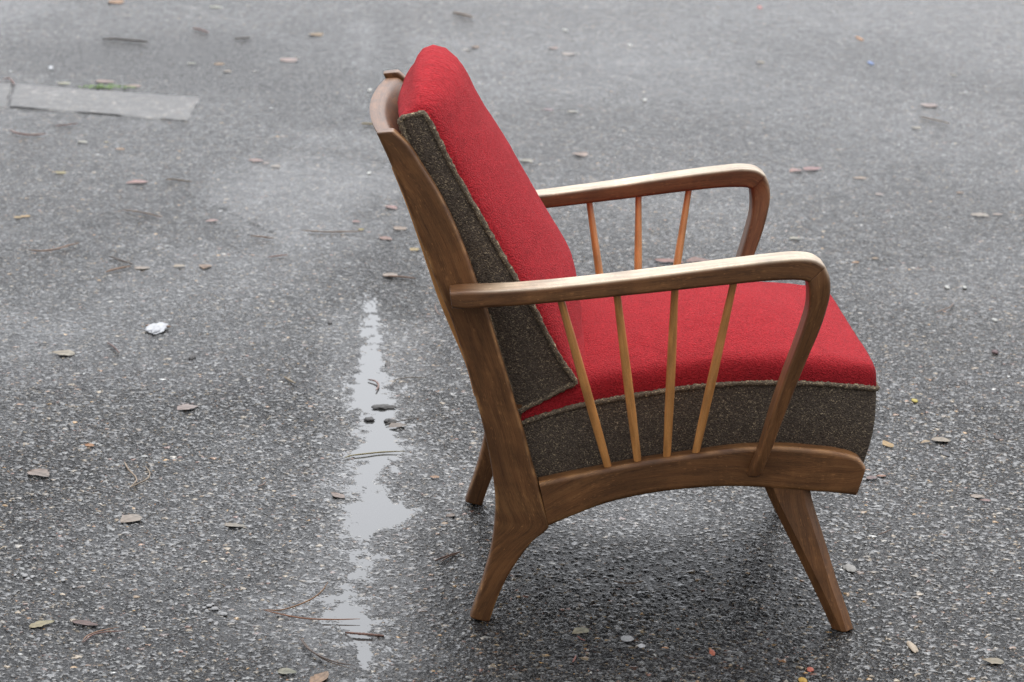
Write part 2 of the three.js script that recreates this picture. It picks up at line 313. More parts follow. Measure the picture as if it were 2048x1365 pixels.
const [redMap, redBump] = woolTex(501, (x, y, W) => {
  const wx = x + 6 * noise(x / 16, y / 16, 509, W / 16, W / 16), wy = y + 6 * noise(x / 16, y / 16, 510, W / 16, W / 16);
  const a = noise(wx / 8, wy / 8, 501, W / 8, W / 8), f = noise(wx / 4, wy / 4, 502, W / 4, W / 4), g = noise(x / 2, y / 2, 503, W / 2, W / 2), big = noise(x / 64, y / 64, 504, W / 64, W / 64), h = 0.4 * a + 0.4 * f + 0.2 * g;
  const s = 0.48 + 1.04 * h + 0.12 * (big - 0.5), lint = smooth(0.93, 0.99, noise(x / 8, y / 4, 505, W / 8, W / 4)) * 0.12;
  return [[0.37 * s + lint, 0.021 * s + lint * 0.75, 0.027 * s + lint * 0.75], h];
});
const [tweedMap, tweedBump] = woolTex(601, (x, y, W) => {
  const wx = x + 10 * noise(x / 16, y / 16, 609, W / 16, W / 16), wy = y + 10 * noise(x / 16, y / 16, 610, W / 16, W / 16);
  const a = noise(wx / 8, wy / 4, 601, W / 8, W / 4), f = noise(wx / 4, wy / 4, 602, W / 4, W / 4), g = noise(x / 2, y / 2, 603, W / 2, W / 2), big = noise(x / 64, y / 64, 606, W / 64, W / 64), h = 0.45 * a + 0.35 * f + 0.2 * g;
  const fl = smooth(0.6, 0.8, noise(wx / 8 + 3.3, wy / 4, 604, W / 8, W / 4)) * smooth(0.3, 0.7, f) * (0.35 + 0.8 * big), k = 0.2 + 1.5 * h;
  return [[lerp(0.106 * k, 0.62, fl * 0.6), lerp(0.084 * k, 0.49, fl * 0.6), lerp(0.066 * k, 0.31, fl * 0.6)], h];
});
const red = new THREE.MeshPhysicalMaterial({ name: 'red wool', map: redMap, bumpMap: redBump, bumpScale: 0.004, roughness: 1, specularIntensity: 0.2, sheen: 0.25, sheenColor: new THREE.Color(1, 0.5, 0.52), sheenRoughness: 0.6 });
const tweed = new THREE.MeshPhysicalMaterial({ name: 'brown tweed', map: tweedMap, bumpMap: tweedBump, bumpScale: 0.0035, roughness: 1, specularIntensity: 0.25, sheen: 0.15, sheenColor: new THREE.Color(0.6, 0.5, 0.4), sheenRoughness: 0.6 });
const cord = new THREE.MeshPhysicalMaterial({ name: 'tweed piping', color: new THREE.Color(1.5, 1.5, 1.4), map: tweedMap, bumpMap: tweedBump, bumpScale: 0.002, roughness: 1, specularIntensity: 0.2 });

// ---------------------------------------------------------------- shapes
// A bar along stations { a, b, z0, z1 }: a and b are its two edges seen from the side, z0..z1 its thickness; rounded cross-section.
function loft(st, o = {}) {
  const { r = 0.008, seg = 4, n = 64, bevel = 0.003, bevelB = bevel, tint, uOff = rand() * 3, vOff = rand() } = o;
  const ca = new THREE.CatmullRomCurve3(st.map((s) => new THREE.Vector3(s.a[0], s.a[1], s.z0))), cb = new THREE.CatmullRomCurve3(st.map((s) => new THREE.Vector3(s.b[0], s.b[1], s.z1)));
  const at = (t) => { const p = ca.getPoint(t), q = cb.getPoint(t); return { ax: p.x, ay: p.y, bx: q.x, by: q.y, z0: p.z, z1: q.z }; };
  let len = 0, prev; const L = [];
  for (let i = 0; i <= n; i++) { const s = at(i / n), c = new THREE.Vector2((s.ax + s.bx) / 2, (s.ay + s.by) / 2); if (prev) len += c.distanceTo(prev); L.push(len); prev = c; }
  const ts = []; const eb = bevel / len, ee = bevelB / len;
  if (bevel) ts.push([0, bevel], [eb * 0.35, bevel * 0.3], [eb, 0]); else ts.push([0, 0]);
  for (let i = 1; i < n; i++) if (i / n > eb * 1.3 && i / n < 1 - ee * 1.3) ts.push([i / n, 0]);
  if (bevelB) ts.push([1 - ee, 0], [1 - ee * 0.35, bevelB * 0.3], [1, bevelB]); else ts.push([1, 0]);
  const pos = [], uv = [], col = [], idx = [], rings = [];
  const add = (x, y, z, u, v, c) => { pos.push(x, y, z); uv.push(u, v); col.push(...c); return pos.length / 3 - 1; };
  const lenAt = (t) => { const f = t * n, i = Math.min(n - 1, Math.floor(f)); return lerp(L[i], L[i + 1], f - i); };
  for (const [t, inset] of ts) {
    const s = at(t), w = Math.hypot(s.bx - s.ax, s.by - s.ay), ex = (s.bx - s.ax) / w, ey = (s.by - s.ay) / w, hw = w / 2 - inset, hz = (s.z1 - s.z0) / 2 - inset, cx = (s.ax + s.bx) / 2, cy = (s.ay + s.by) / 2, cz = (s.z0 + s.z1) / 2;
    const rr = Math.min(r, hw * 0.98, hz * 0.98), pts = [[0, -hz]];
    for (const [sp, sq, a0] of [[1, -1, -Math.PI / 2], [1, 1, 0], [-1, 1, Math.PI / 2], [-1, -1, Math.PI]]) for (let k = 0; k <= seg; k++) { const a = a0 + (k / seg) * Math.PI / 2; pts.push([sp * (hw - rr) + rr * Math.cos(a), sq * (hz - rr) + rr * Math.sin(a)]); }
    pts.push([0, -hz]);
    let per = 0; const ring = [], u = lenAt(t) + uOff;
    pts.forEach(([p, q], i) => {
      if (i) per += Math.hypot(p - pts[i - 1][0], q - pts[i - 1][1]);
      const X = cx + ex * p, Y = cy + ey * p, Z = cz + q;
      ring.push(add(X, Y, Z, u, per + vOff, tint ? tint(t, p / hw, q / hz, X, Y, Z) : [1, 1, 1]));
    });
    rings.push(ring);
  }
  for (let i = 1; i < rings.length; i++) for (let k = 1; k < rings[i].length; k++) { const a = rings[i - 1][k - 1], b = rings[i - 1][k], c = rings[i][k - 1], d = rings[i][k]; idx.push(a, b, c, b, d, c); }
  for (const [ring, flip] of [[rings[0], 1], [rings[rings.length - 1], 0]]) {
    let cx = 0, cy = 0, cz = 0; const m = ring.length;
    for (const i of ring) { cx += pos[i * 3] / m; cy += pos[i * 3 + 1] / m; cz += pos[i * 3 + 2] / m; }
    const c = add(cx, cy, cz, uOff, vOff, [0.8, 0.8, 0.8]), base = ring.map((i) => add(pos[i * 3], pos[i * 3 + 1], pos[i * 3 + 2], uOff + (pos[i * 3] - cx), vOff + (pos[i * 3 + 2] - cz), [col[i * 3], col[i * 3 + 1], col[i * 3 + 2]]));
    for (let k = 1; k < m; k++) flip ? idx.push(c, base[k], base[k - 1]) : idx.push(c, base[k - 1], base[k]);
  }
  return finish(pos, uv, col, idx, o.mirror);
}
function finish(pos, uv, col, idx, mirror) {
  const g = new THREE.BufferGeometry();
  g.setAttribute('position', new THREE.Float32BufferAttribute(pos, 3)); g.setAttribute('uv', new THREE.Float32BufferAttribute(uv, 2));
  if (col) g.setAttribute('color', new THREE.Float32BufferAttribute(col, 3));
  // turn the faces outwards: signed volume
  let vol = 0; const P = (i) => new THREE.Vector3(pos[i * 3], pos[i * 3 + 1], pos[i * 3 + 2]);
  for (let i = 0; i < idx.length; i += 3) vol += P(idx[i]).dot(P(idx[i + 1]).cross(P(idx[i + 2])));
  if (vol < 0) for (let i = 0; i < idx.length; i += 3) [idx[i + 1], idx[i + 2]] = [idx[i + 2], idx[i + 1]];
  g.setIndex(idx); g.computeVertexNormals();
  return mirror ? mirrored(g) : g;
}
const faceted = (g) => mergeVertices(toCreasedNormals(g, 0.35));
function mirrored(src) {        // the same piece on the far side of the chair
  const g = src.clone(), p = g.attributes.position, n = g.attributes.normal, u = g.attributes.uv, ix = g.index.array;
  for (let i = 0; i < p.count; i++) { p.setZ(i, -p.getZ(i)); n.setZ(i, -n.getZ(i)); u.setXY(i, u.getX(i) + 0.37, u.getY(i) + 0.41); }
  for (let i = 0; i < ix.length; i += 3) { const t = ix[i + 1]; ix[i + 1] = ix[i + 2]; ix[i + 2] = t; }
  return g;
}
function sheet(nu, nv, f) {     // a surface f(u, v) -> [x, y, z, texture u, texture v]
  const pos = [], uv = [], idx = [];
  for (let j = 0; j <= nv; j++) for (let i = 0; i <= nu; i++) { const p = f(i / nu, j / nv); pos.push(p[0], p[1], p[2]); uv.push(p[3], p[4]); if (i && j) { const a = (j - 1) * (nu + 1) + i - 1, b = a + 1, c = a + nu + 1, d = c + 1; idx.push(a, b, c, b, d, c); } }
  const g = new THREE.BufferGeometry();
  g.setAttribute('position', new THREE.Float32BufferAttribute(pos, 3)); g.setAttribute('uv', new THREE.Float32BufferAttribute(uv, 2)); g.setIndex(idx); g.computeVertexNormals();
  return g;
}
function rope(points, r, closed = false, fuzz = 0.25, n = points.length * 8, sides = 8, taper = 0) {
  const c = new THREE.CatmullRomCurve3(points, closed, 'centripetal'), fr = c.computeFrenetFrames(n, closed), pos = [], uv = [], idx = [], len = c.getLength();
  for (let i = 0; i <= n; i++) {
    const t = i / n, p = c.getPointAt(t), N = fr.normals[i], B = fr.binormals[i];
    for (let k = 0; k <= sides; k++) {
      const a = (k / sides) * Math.PI * 2, rr = r * (1 + fuzz * (hash2(i, k % sides, 77) - 0.5) * 2) * (taper ? 1 - taper * Math.pow(Math.abs(2 * t - 1), 3) : 1);
      pos.push(p.x + rr * (Math.cos(a) * N.x + Math.sin(a) * B.x), p.y + rr * (Math.cos(a) * N.y + Math.sin(a) * B.y), p.z + rr * (Math.cos(a) * N.z + Math.sin(a) * B.z));
      uv.push(t * len, (k / sides) * r * 6.28);
      if (i && k) { const q = (i - 1) * (sides + 1) + k - 1, b = q + 1, cc = q + sides + 1, d = cc + 1; idx.push(q, b, cc, b, d, cc); }
    }
  }
  for (const e of closed ? [] : [0, n]) { const p = c.getPointAt(e / n), m = pos.length / 3, o = e * (sides + 1); pos.push(p.x, p.y, p.z); uv.push(0, 0); for (let k = 0; k < sides; k++) e ? idx.push(m, o + k, o + k + 1) : idx.push(m, o + k + 1, o + k); }
  return finish(pos, uv, null, idx);
}

// ---------------------------------------------------------------- the armchair
const ZL = 0.30503, ZA = 0.35072, ZC = 0.268;
const chair = new THREE.Group();
thing(chair, 'armchair', 'vintage wooden armchair with red wool cushions and brown tweed sides standing on wet asphalt', 'armchair');
const st = (list, z0, z1) => list.map((p) => ({ a: [p[0], p[1]], b: [p[2], p[3]], z0: typeof z0 === 'function' ? z0(p) : z0, z1: typeof z1 === 'function' ? z1(p) : z1 }));
// worn edges show the bare wood
const edgeWear = (amount, s) => (t, p, q, X, Y, Z) => {
  const e = smooth(0.78, 1, Math.abs(p)) * smooth(0.4, 0.95, Math.abs(q)), k = amount * e * smooth(0.35, 0.75, noise(X * 40 + Y * 23, Z * 60 + Y * 70, s)), d = 0.8 + 0.4 * noise(X * 9, Y * 9, s + 3);
  return [d * (1 + 2.2 * k), d * (1 + 2.8 * k), d * (1 + 3 * k)];
};
// sky sheen painted pale into the arm tops, fading rearward, over worn wood
const armSheen = (s, toTop) => (t, p, q, X, Y, Z) => {
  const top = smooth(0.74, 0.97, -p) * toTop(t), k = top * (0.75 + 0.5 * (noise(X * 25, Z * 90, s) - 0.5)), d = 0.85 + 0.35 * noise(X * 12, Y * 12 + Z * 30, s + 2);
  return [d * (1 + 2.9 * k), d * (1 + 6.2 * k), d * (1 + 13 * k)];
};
const both = (name, make, mat) => { const g = make(); part(name, g, mat, chair); part(name, mirrored(g), mat, chair); };
both('rear_post', () => loft(st([[-0.1688,0.7535,-0.1433,0.757],[-0.1583,0.7316,-0.1226,0.7382],[-0.1402,0.6919,-0.0979,0.7016],[-0.1235,0.6519,-0.0738,0.6633],[-0.1051,0.6043,-0.0532,0.6226],[-0.0889,0.5616,-0.0338,0.5777],[-0.0695,0.5126,-0.0142,0.525],[-0.054,0.4763,0.0031,0.4796],[-0.0422,0.4427,0.0168,0.4361],[-0.0279,0.3999,0.033,0.3862],[-0.0157,0.3559,0.046,0.3437],[-0.0035,0.3133,0.0608,0.2971],[0.0073,0.268,0.0724,0.2557],[0.0151,0.2248,0.0832,0.2204],[0.019,0.1877,0.0941,0.1825],[0.0183,0.1543,0.1011,0.1524],[0.0146,0.1175,0.0767,0.128],[0.0071,0.0821,0.0518,0.0916],[-0.0035,0.0433,0.0336,0.0559],[-0.0106,0.0205,0.0221,0.0242],[-0.0156,0.0042,0.0144,-0.0026]], ZL - 0.031, ZL), { r: 0.0065, n: 110, tint: edgeWear(0.8, 91), bevel: 0.003 }), walnut);
both('side_rail', () => loft(st([[0.0839,0.2236,0.1011,0.1532],[0.123,0.2329,0.14,0.1713],[0.1755,0.2448,0.1864,0.1903],[0.2431,0.2593,0.2496,0.2064],[0.3107,0.2706,0.3161,0.2161],[0.3633,0.2793,0.3676,0.2201],[0.4048,0.2839,0.4079,0.22],[0.4464,0.2854,0.4498,0.2175],[0.492,0.283,0.4919,0.2149],[0.5378,0.2782,0.5301,0.2132],[0.5672,0.2692,0.5493,0.2111],[0.5803,0.2536,0.5684,0.209]], ZL - 0.034, ZL - 0.0006), { r: 0.008, n: 90, tint: edgeWear(0.6, 92), bevel: 0, bevelB: 0.004 }), walnut);
both('front_leg', () => faceted(loft(st([[0.4256,0.2245,0.4972,0.2257,0.301],[0.4357,0.2015,0.5012,0.2025,0.303],[0.4696,0.1375,0.5231,0.1383,0.313],[0.5039,0.0729,0.5453,0.0735,0.322],[0.5269,0.0273,0.5629,0.0278,0.329],[0.5411,-0.0022,0.5733,-0.0017,0.332]], (p) => p[4] - 0.036, (p) => p[4]), { r: 0.0125, seg: 1, n: 60, tint: edgeWear(1, 93), bevel: 0.002, bevelB: 0.006 })), walnut);
const armZ0 = (p) => Math.max(ZL + 0.001, p[4] - 0.057);
both('armrest', () => loft(st([[-0.0576,0.5289,-0.0535,0.5049,0.36],[-0.0387,0.5312,-0.0345,0.5042,0.3618],[-0.0023,0.5331,0.0005,0.5077,0.3642],[0.0522,0.5378,0.0543,0.5131,0.3672],[0.1247,0.5467,0.1277,0.5221,0.3708],[0.2333,0.5626,0.2365,0.5365,0.3757],[0.3415,0.5798,0.345,0.5515,0.3803],[0.4138,0.5904,0.4139,0.5598,0.3817],[0.4501,0.594,0.4445,0.5611,0.3817],[0.4736,0.5915,0.4577,0.5606,0.3817],[0.4887,0.5828,0.4644,0.5585,0.3817]], armZ0, (p) => p[4]), { r: 0.0055, seg: 4, n: 90, tint: armSheen(94, (t) => smooth(0.08, 0.35, t)), bevel: 0.003, bevelB: 0.0016 }), sheened);
both('arm_support', () => loft(st([[0.4887,0.5828,0.4644,0.5585,0.3817],[0.4962,0.5666,0.4675,0.5406,0.3817],[0.4993,0.5442,0.4678,0.5159,0.3789],[0.4956,0.5154,0.4619,0.4861,0.3747],[0.4871,0.4809,0.4525,0.4507,0.3701],[0.475,0.4444,0.4418,0.4133,0.3651],[0.4629,0.4062,0.4318,0.3749,0.3599],[0.4509,0.366,0.4232,0.3386,0.3545],[0.4401,0.3287,0.4151,0.3034,0.3489],[0.4306,0.2926,0.4074,0.2766,0.3431],[0.4229,0.2657,0.4007,0.2575,0.3371],[0.4179,0.2449,0.3976,0.243,0.331]], (p) => Math.max(ZL + 0.0008, p[4] - 0.05), (p) => p[4]), { r: 0.0085, seg: 4, n: 80, tint: armSheen(95, (t) => 0.5 * (1 - smooth(0.02, 0.2, t))), bevel: 0.0016, bevelB: 0.006 }), sheened);
for (const [x0, y0, z0, x1, y1, z1] of [[0.1048,0.5146,0.3507,0.1924,0.2456,0.289],[0.1875,0.5251,0.3507,0.2354,0.2558,0.289],[0.2731,0.5357,0.3507,0.2776,0.2644,0.289],[0.3602,0.5479,0.3507,0.3191,0.2706,0.289]]) {
  both('spindle', () => {
    const a = new THREE.Vector3(x0, y0 + 0.008, z0), b = new THREE.Vector3(x1, y1 - 0.012, z1), len = a.distanceTo(b), prof = [];
    for (let i = 0; i <= 24; i++) { const t = i / 24; prof.push(new THREE.Vector2(0.0056 + 0.0013 * Math.sin(Math.PI * Math.min(1, t * 1.1)), t * len)); }
    const g = new THREE.LatheGeometry(prof, 16), u = g.attributes.uv;
    for (let i = 0; i < u.count; i++) u.setXY(i, u.getY(i) * len + x0 * 7, u.getX(i) * 0.043 + x0);
    g.applyQuaternion(new THREE.Quaternion().setFromUnitVectors(new THREE.Vector3(0, 1, 0), a.clone().sub(b).normalize())).translate(b.x, b.y, b.z);
    return g;
  }, beech);
}
// crest rail between the posts, bowed to the rear
{
  const prof = new THREE.CatmullRomCurve3([[-0.1643,0.7447],[-0.1548,0.7464],[-0.1432,0.7466],[-0.1321,0.738],[-0.1217,0.7256],[-0.1111,0.7051],[-0.1043,0.6888],[-0.1159,0.6827],[-0.1299,0.6898],[-0.1412,0.7082],[-0.1531,0.7265]].map((p) => new THREE.Vector3(p[0], p[1], 0)), true, 'centripetal').getSpacedPoints(48), N = 40, zl = ZL - 0.031, pos = [], uv = [], col = [], idx = [];
  let per = 0; const M = prof.length;
  for (let i = 0; i <= N; i++) {
    const z = lerp(-zl, zl, i / N), v = z / zl, bow = -0.02 * (1 - v * v); per = 0;
    prof.forEach((p, k) => { if (k) per += p.distanceTo(prof[k - 1]); pos.push(p.x + bow, p.y, z); uv.push(z, per); col.push(1, 1, 1); if (i && k) { const a = (i - 1) * M + k - 1, b = a + 1, c = a + M, d = c + 1; idx.push(a, b, c, b, d, c); } });
  }
  part('crest_rail', finish(pos, uv, col, idx), walnut, chair);
}
// slats behind the back cushion, and the rails that carry them and the seat
{
  const S = [[-0.1474,0.687],[-0.124,0.6301],[-0.0931,0.5426],[-0.0739,0.4876],[-0.0579,0.4487],[-0.0283,0.3797],[-0.0149,0.3307]].map((p) => new THREE.Vector2(...p));
  for (const z of [0.2, 0.067, -0.067, -0.2]) part('back_slat', loft(S.map((p, i) => { const d = S[Math.min(S.length - 1, i + 1)].clone().sub(S[Math.max(0, i - 1)]).normalize(); return { a: [p.x, p.y], b: [p.x - d.y * 0.01, p.y + d.x * 0.01], z0: z - 0.016, z1: z + 0.016 }; }), { r: 0.003, n: 40 }), beech, chair);
  const e = S[S.length - 1];
  for (const [x, y, w, h] of [[e.x + 0.06, e.y - 0.02, 0.022, 0.05], [[[0.0839,0.2236,0.1011,0.1532],[0.123,0.2329,0.14,0.1713],[0.1755,0.2448,0.1864,0.1903],[0.2431,0.2593,0.2496,0.2064],[0.3107,0.2706,0.3161,0.2161],[0.3633,0.2793,0.3676,0.2201],[0.4048,0.2839,0.4079,0.22],[0.4464,0.2854,0.4498,0.2175],[0.492,0.283,0.4919,0.2149],[0.5378,0.2782,0.5301,0.2132],[0.5672,0.2692,0.5493,0.2111],[0.5803,0.2536,0.5684,0.209]][9][0] - 0.09, [[0.0839,0.2236,0.1011,0.1532],[0.123,0.2329,0.14,0.1713],[0.1755,0.2448,0.1864,0.1903],[0.2431,0.2593,0.2496,0.2064],[0.3107,0.2706,0.3161,0.2161],[0.3633,0.2793,0.3676,0.2201],[0.4048,0.2839,0.4079,0.22],[0.4464,0.2854,0.4498,0.2175],[0.492,0.283,0.4919,0.2149],[0.5378,0.2782,0.5301,0.2132],[0.5672,0.2692,0.5493,0.2111],[0.5803,0.2536,0.5684,0.209]][9][1] - 0.03, 0.03, 0.04]]) {
    const g = new THREE.BoxGeometry(w, h, 2 * (ZL - 0.035)); g.translate(x, y, 0); g.setAttribute('color', new THREE.Float32BufferAttribute(new Array(72).fill(1), 3)); part('cross_rail', g, walnut, chair);
  }
}
// back cushion, pushed a little askew
{
  const skew = (z) => 0.034 * (ZC - z);
  const F = [[0.1357,0.3709],[0.1167,0.4003],[0.0944,0.4388],[0.0706,0.4848],[0.0471,0.5229],[0.0174,0.5728],[-0.0097,0.6179],[-0.0328,0.6568],[-0.0558,0.697],[-0.075,0.734],[-0.0902,0.7635],[-0.1008,0.7782]].map((p) => new THREE.Vector3(p[0], p[1], 0)), B = [[0.05,0.3239],[0.0361,0.3661],[0.0213,0.4126],[0.0051,0.4628],[-0.0147,0.5087],[-0.0381,0.558],[-0.0615,0.6071],[-0.0823,0.6483],[-0.1022,0.6893],[-0.119,0.7227],[-0.1297,0.7508],[-0.1337,0.7701]].map((p) => new THREE.Vector3(p[0], p[1], 0));
  const cF = new THREE.CatmullRomCurve3(F, false, 'centripetal'), cB = new THREE.CatmullRomCurve3(B, false, 'centripetal'), NF = F.length;
  const under = F[0].clone().lerp(B[0], 0.35);
  const path = [under, ...F, F[NF - 1].clone().lerp(B[NF - 1], 0.5).add(new THREE.Vector3(0.001, 0.0015, 0)), B[NF - 1], B[NF - 2], B[NF - 3]];
  const cP = new THREE.CatmullRomCurve3(path, false, 'centripetal'), NP = 110, pts = cP.getSpacedPoints(NP), len = cP.getLength();
  const sF0 = 0.06, nor = pts.map((p, i) => { const d = pts[Math.min(NP, i + 2)].clone().sub(pts[Math.max(0, i - 2)]).normalize(); return new THREE.Vector2(d.y, -d.x); });
  const lenTop = F[NF - 1].distanceTo(B[NF - 1]), lenBack = B[NF - 1].distanceTo(B[NF - 2]) + B[NF - 2].distanceTo(B[NF - 3]), sTop = 1 - (lenTop + lenBack) / len, sBack = 1 - lenBack / len;
  const cover = sheet(96, NP, (u, s) => {
    const v = u * 2 - 1, i = Math.round(s * NP), p = pts[i], n = nor[i];
    const crown = lerp(0.012, 0.05, smooth(0, 0.28, s)) * lerp(1, 0.85, smooth(0.6, sTop, s)) * lerp(1, 0.25, smooth(sTop, sBack, s)) * (1 - smooth(sBack, sBack + 0.02, s));
    const edge = 0.012 * Math.sqrt(Math.max(0, 1 - Math.pow(Math.abs(v), 14))) * smooth(0, 0.05, s) * lerp(1, 0.1, smooth(sTop, sBack, s));
    const h = edge + crown * (1 - Math.pow(Math.abs(v), 2.3)) + (0.0022 * (noise(s * 22, u * 12, 511) - 0.5) + 0.002 * (noise(s * 7, u * 4, 513) - 0.5)) * (1 - v * v) + 0.0009 * (noise(s * 110, u * 90, 512) - 0.5);
    return [p.x + n.x * h + skew(v * ZC), p.y + n.y * h, v * ZC, s * len, v * ZC];
  });
  const cushion = part('back_cushion', cover, red, chair);
  const side = (sg) => sheet(14, 60, (u, t) => { const a = cF.getPointAt(t), b = cB.getPointAt(t), p = a.lerp(b, u), k = 0.004 * Math.sin(Math.PI * u) + 0.0012 * (noise(u * 6, t * 20, 611) - 0.5); return [p.x + skew(sg * ZC), p.y, sg * (ZC + k), p.x, p.y]; });
  const rear = sheet(20, 40, (u, t) => { const p = cB.getPointAt(t); return [p.x + skew(lerp(-ZC, ZC, u)), p.y, lerp(-ZC, ZC, u), lerp(-ZC, ZC, u), p.y]; });
  const base = sheet(20, 4, (u, t) => { const p = F[0].clone().lerp(B[0], t); return [p.x + skew(lerp(-ZC, ZC, u)), p.y, lerp(-ZC, ZC, u), lerp(-ZC, ZC, u), p.x]; });
  part('side_band', mergeGeometries([side(1), side(-1), rear, base]), tweed, cushion, 'brown tweed side panels of the back cushion');
  for (const sg of [1, -1]) {
    const mid = (a, b) => [0.15, 0.5, 0.85].map((t) => a.clone().lerp(b, t)), loop = [...F, ...mid(F[NF - 1], B[NF - 1]), ...[...B].reverse(), ...mid(B[0], F[0])].map((p) => new THREE.Vector3(p.x + skew(sg * ZC), p.y, sg * (ZC + 0.001)));
    part('piping', rope(loop, 0.0042, true, 0.3, 240, 8), cord, cushion, 'frayed tan piping of the back cushion');
  }
}
// seat cushion
{
  const S = [[0.0468,0.301],[0.0693,0.3101],[0.0994,0.3208],[0.1369,0.3325],[0.1746,0.341],[0.2123,0.3487],[0.2499,0.3556],[0.2876,0.3625],[0.3254,0.3679],[0.3632,0.3717],[0.4011,0.3739],[0.439,0.3753],[0.4771,0.3752],[0.5152,0.3743],[0.5534,0.3718],[0.5955,0.3686]].map((p) => new THREE.Vector3(p[0], p[1], 0)), cS = new THREE.CatmullRomCurve3(S, false, 'centripetal'), len = cS.getLength(), NS = 160, pts = cS.getSpacedPoints(NS);
  const nor = pts.map((p, i) => { const d = pts[Math.min(NS, i + 2)].clone().sub(pts[Math.max(0, i - 2)]).normalize(); return new THREE.Vector2(-d.y, d.x); });
  const cover = sheet(96, NS, (u, s) => {
    const v = Math.sin((u * 2 - 1) * Math.PI / 2), i = Math.round(s * NS), p = pts[i], n = nor[i], df = (1 - s) * len;
    const ef = Math.sqrt(Math.max(0, 1 - Math.pow(1 - clamp(df / 0.014), 3))), ev = Math.sqrt(Math.max(0, 1 - Math.pow(Math.abs(v), 34)));
    const h = 0.037 * ef * ev + 0.034 * (1 - Math.pow(Math.abs(v), 2.1)) * smooth(-0.02, 0.2, df) * smooth(-0.3, 0.25, s) + (0.002 * (noise(s * 18, u * 13, 521) - 0.5) + 0.004 * (noise(s * 5, u * 4, 523) - 0.5) * (1 - v * v)) * ef + 0.0009 * (noise(s * 100, u * 90, 522) - 0.5);
    return [p.x + n.x * h, p.y + n.y * h, v * ZC, s * len + 0.037 * (1 - ef), v * ZC + Math.sign(v) * 0.037 * (1 - ev)];
  });
  const cushion = part('seat_cushion', cover, red, chair);
  const per = [], R = 0.007, f = S[S.length - 1], drop = 0.118;
  for (let i = 0; i <= 60; i++) { const p = cS.getPointAt(i / 60 * 0.975); per.push([p.x, p.y, ZC]); }
  for (let k = 0; k <= 6; k++) { const a = (k / 6) * Math.PI / 2; per.push([f.x - R + R * Math.sin(a), f.y, ZC - R + R * Math.cos(a)]); }
  const half = per.slice(), path = [...half, ...Array.from({ length: 19 }, (_, k) => [f.x, f.y, lerp(ZC - R, -ZC + R, (k + 1) / 20)]), ...half.map((p) => [p[0], p[1], -p[2]]).reverse()];
  let acc = 0; const arc = path.map((p, i) => { if (i) acc += Math.hypot(...p.map((c, k) => c - path[i - 1][k])); return acc; });
  const band = sheet(path.length - 1, 12, (u, t) => {
    const i = Math.round(u * (path.length - 1)), p = path[i], lean = p[0] > f.x - 0.03 ? -0.012 * t : -0.004 * t, k = 0.005 * Math.sin(Math.PI * t) + 0.0014 * (noise(arc[i] * 40, t * 5, 621) - 0.5);
    return [p[0] + lean + (p[0] > f.x - 0.004 ? k : 0), p[1] - drop * t, p[2] + Math.sign(p[2]) * (Math.abs(p[2]) > ZC - 0.004 ? k : 0), arc[i], p[1] - drop * t];
  });
  const base = sheet(20, 30, (u, t) => { const p = cS.getPointAt(t); return [p.x - 0.015, p.y - drop, lerp(-ZC, ZC, u), p.x, lerp(-ZC, ZC, u)]; });
  part('side_band', mergeGeometries([band, base]), tweed, cushion, 'brown tweed band round the seat cushion');
  part('piping', rope(path.map((p) => new THREE.Vector3(p[0], p[1] + 0.001, p[2] + Math.sign(p[2]) * 0.001)), 0.0042, false, 0.3, 520, 8), cord, cushion, 'frayed tan piping of the seat cushion');
}

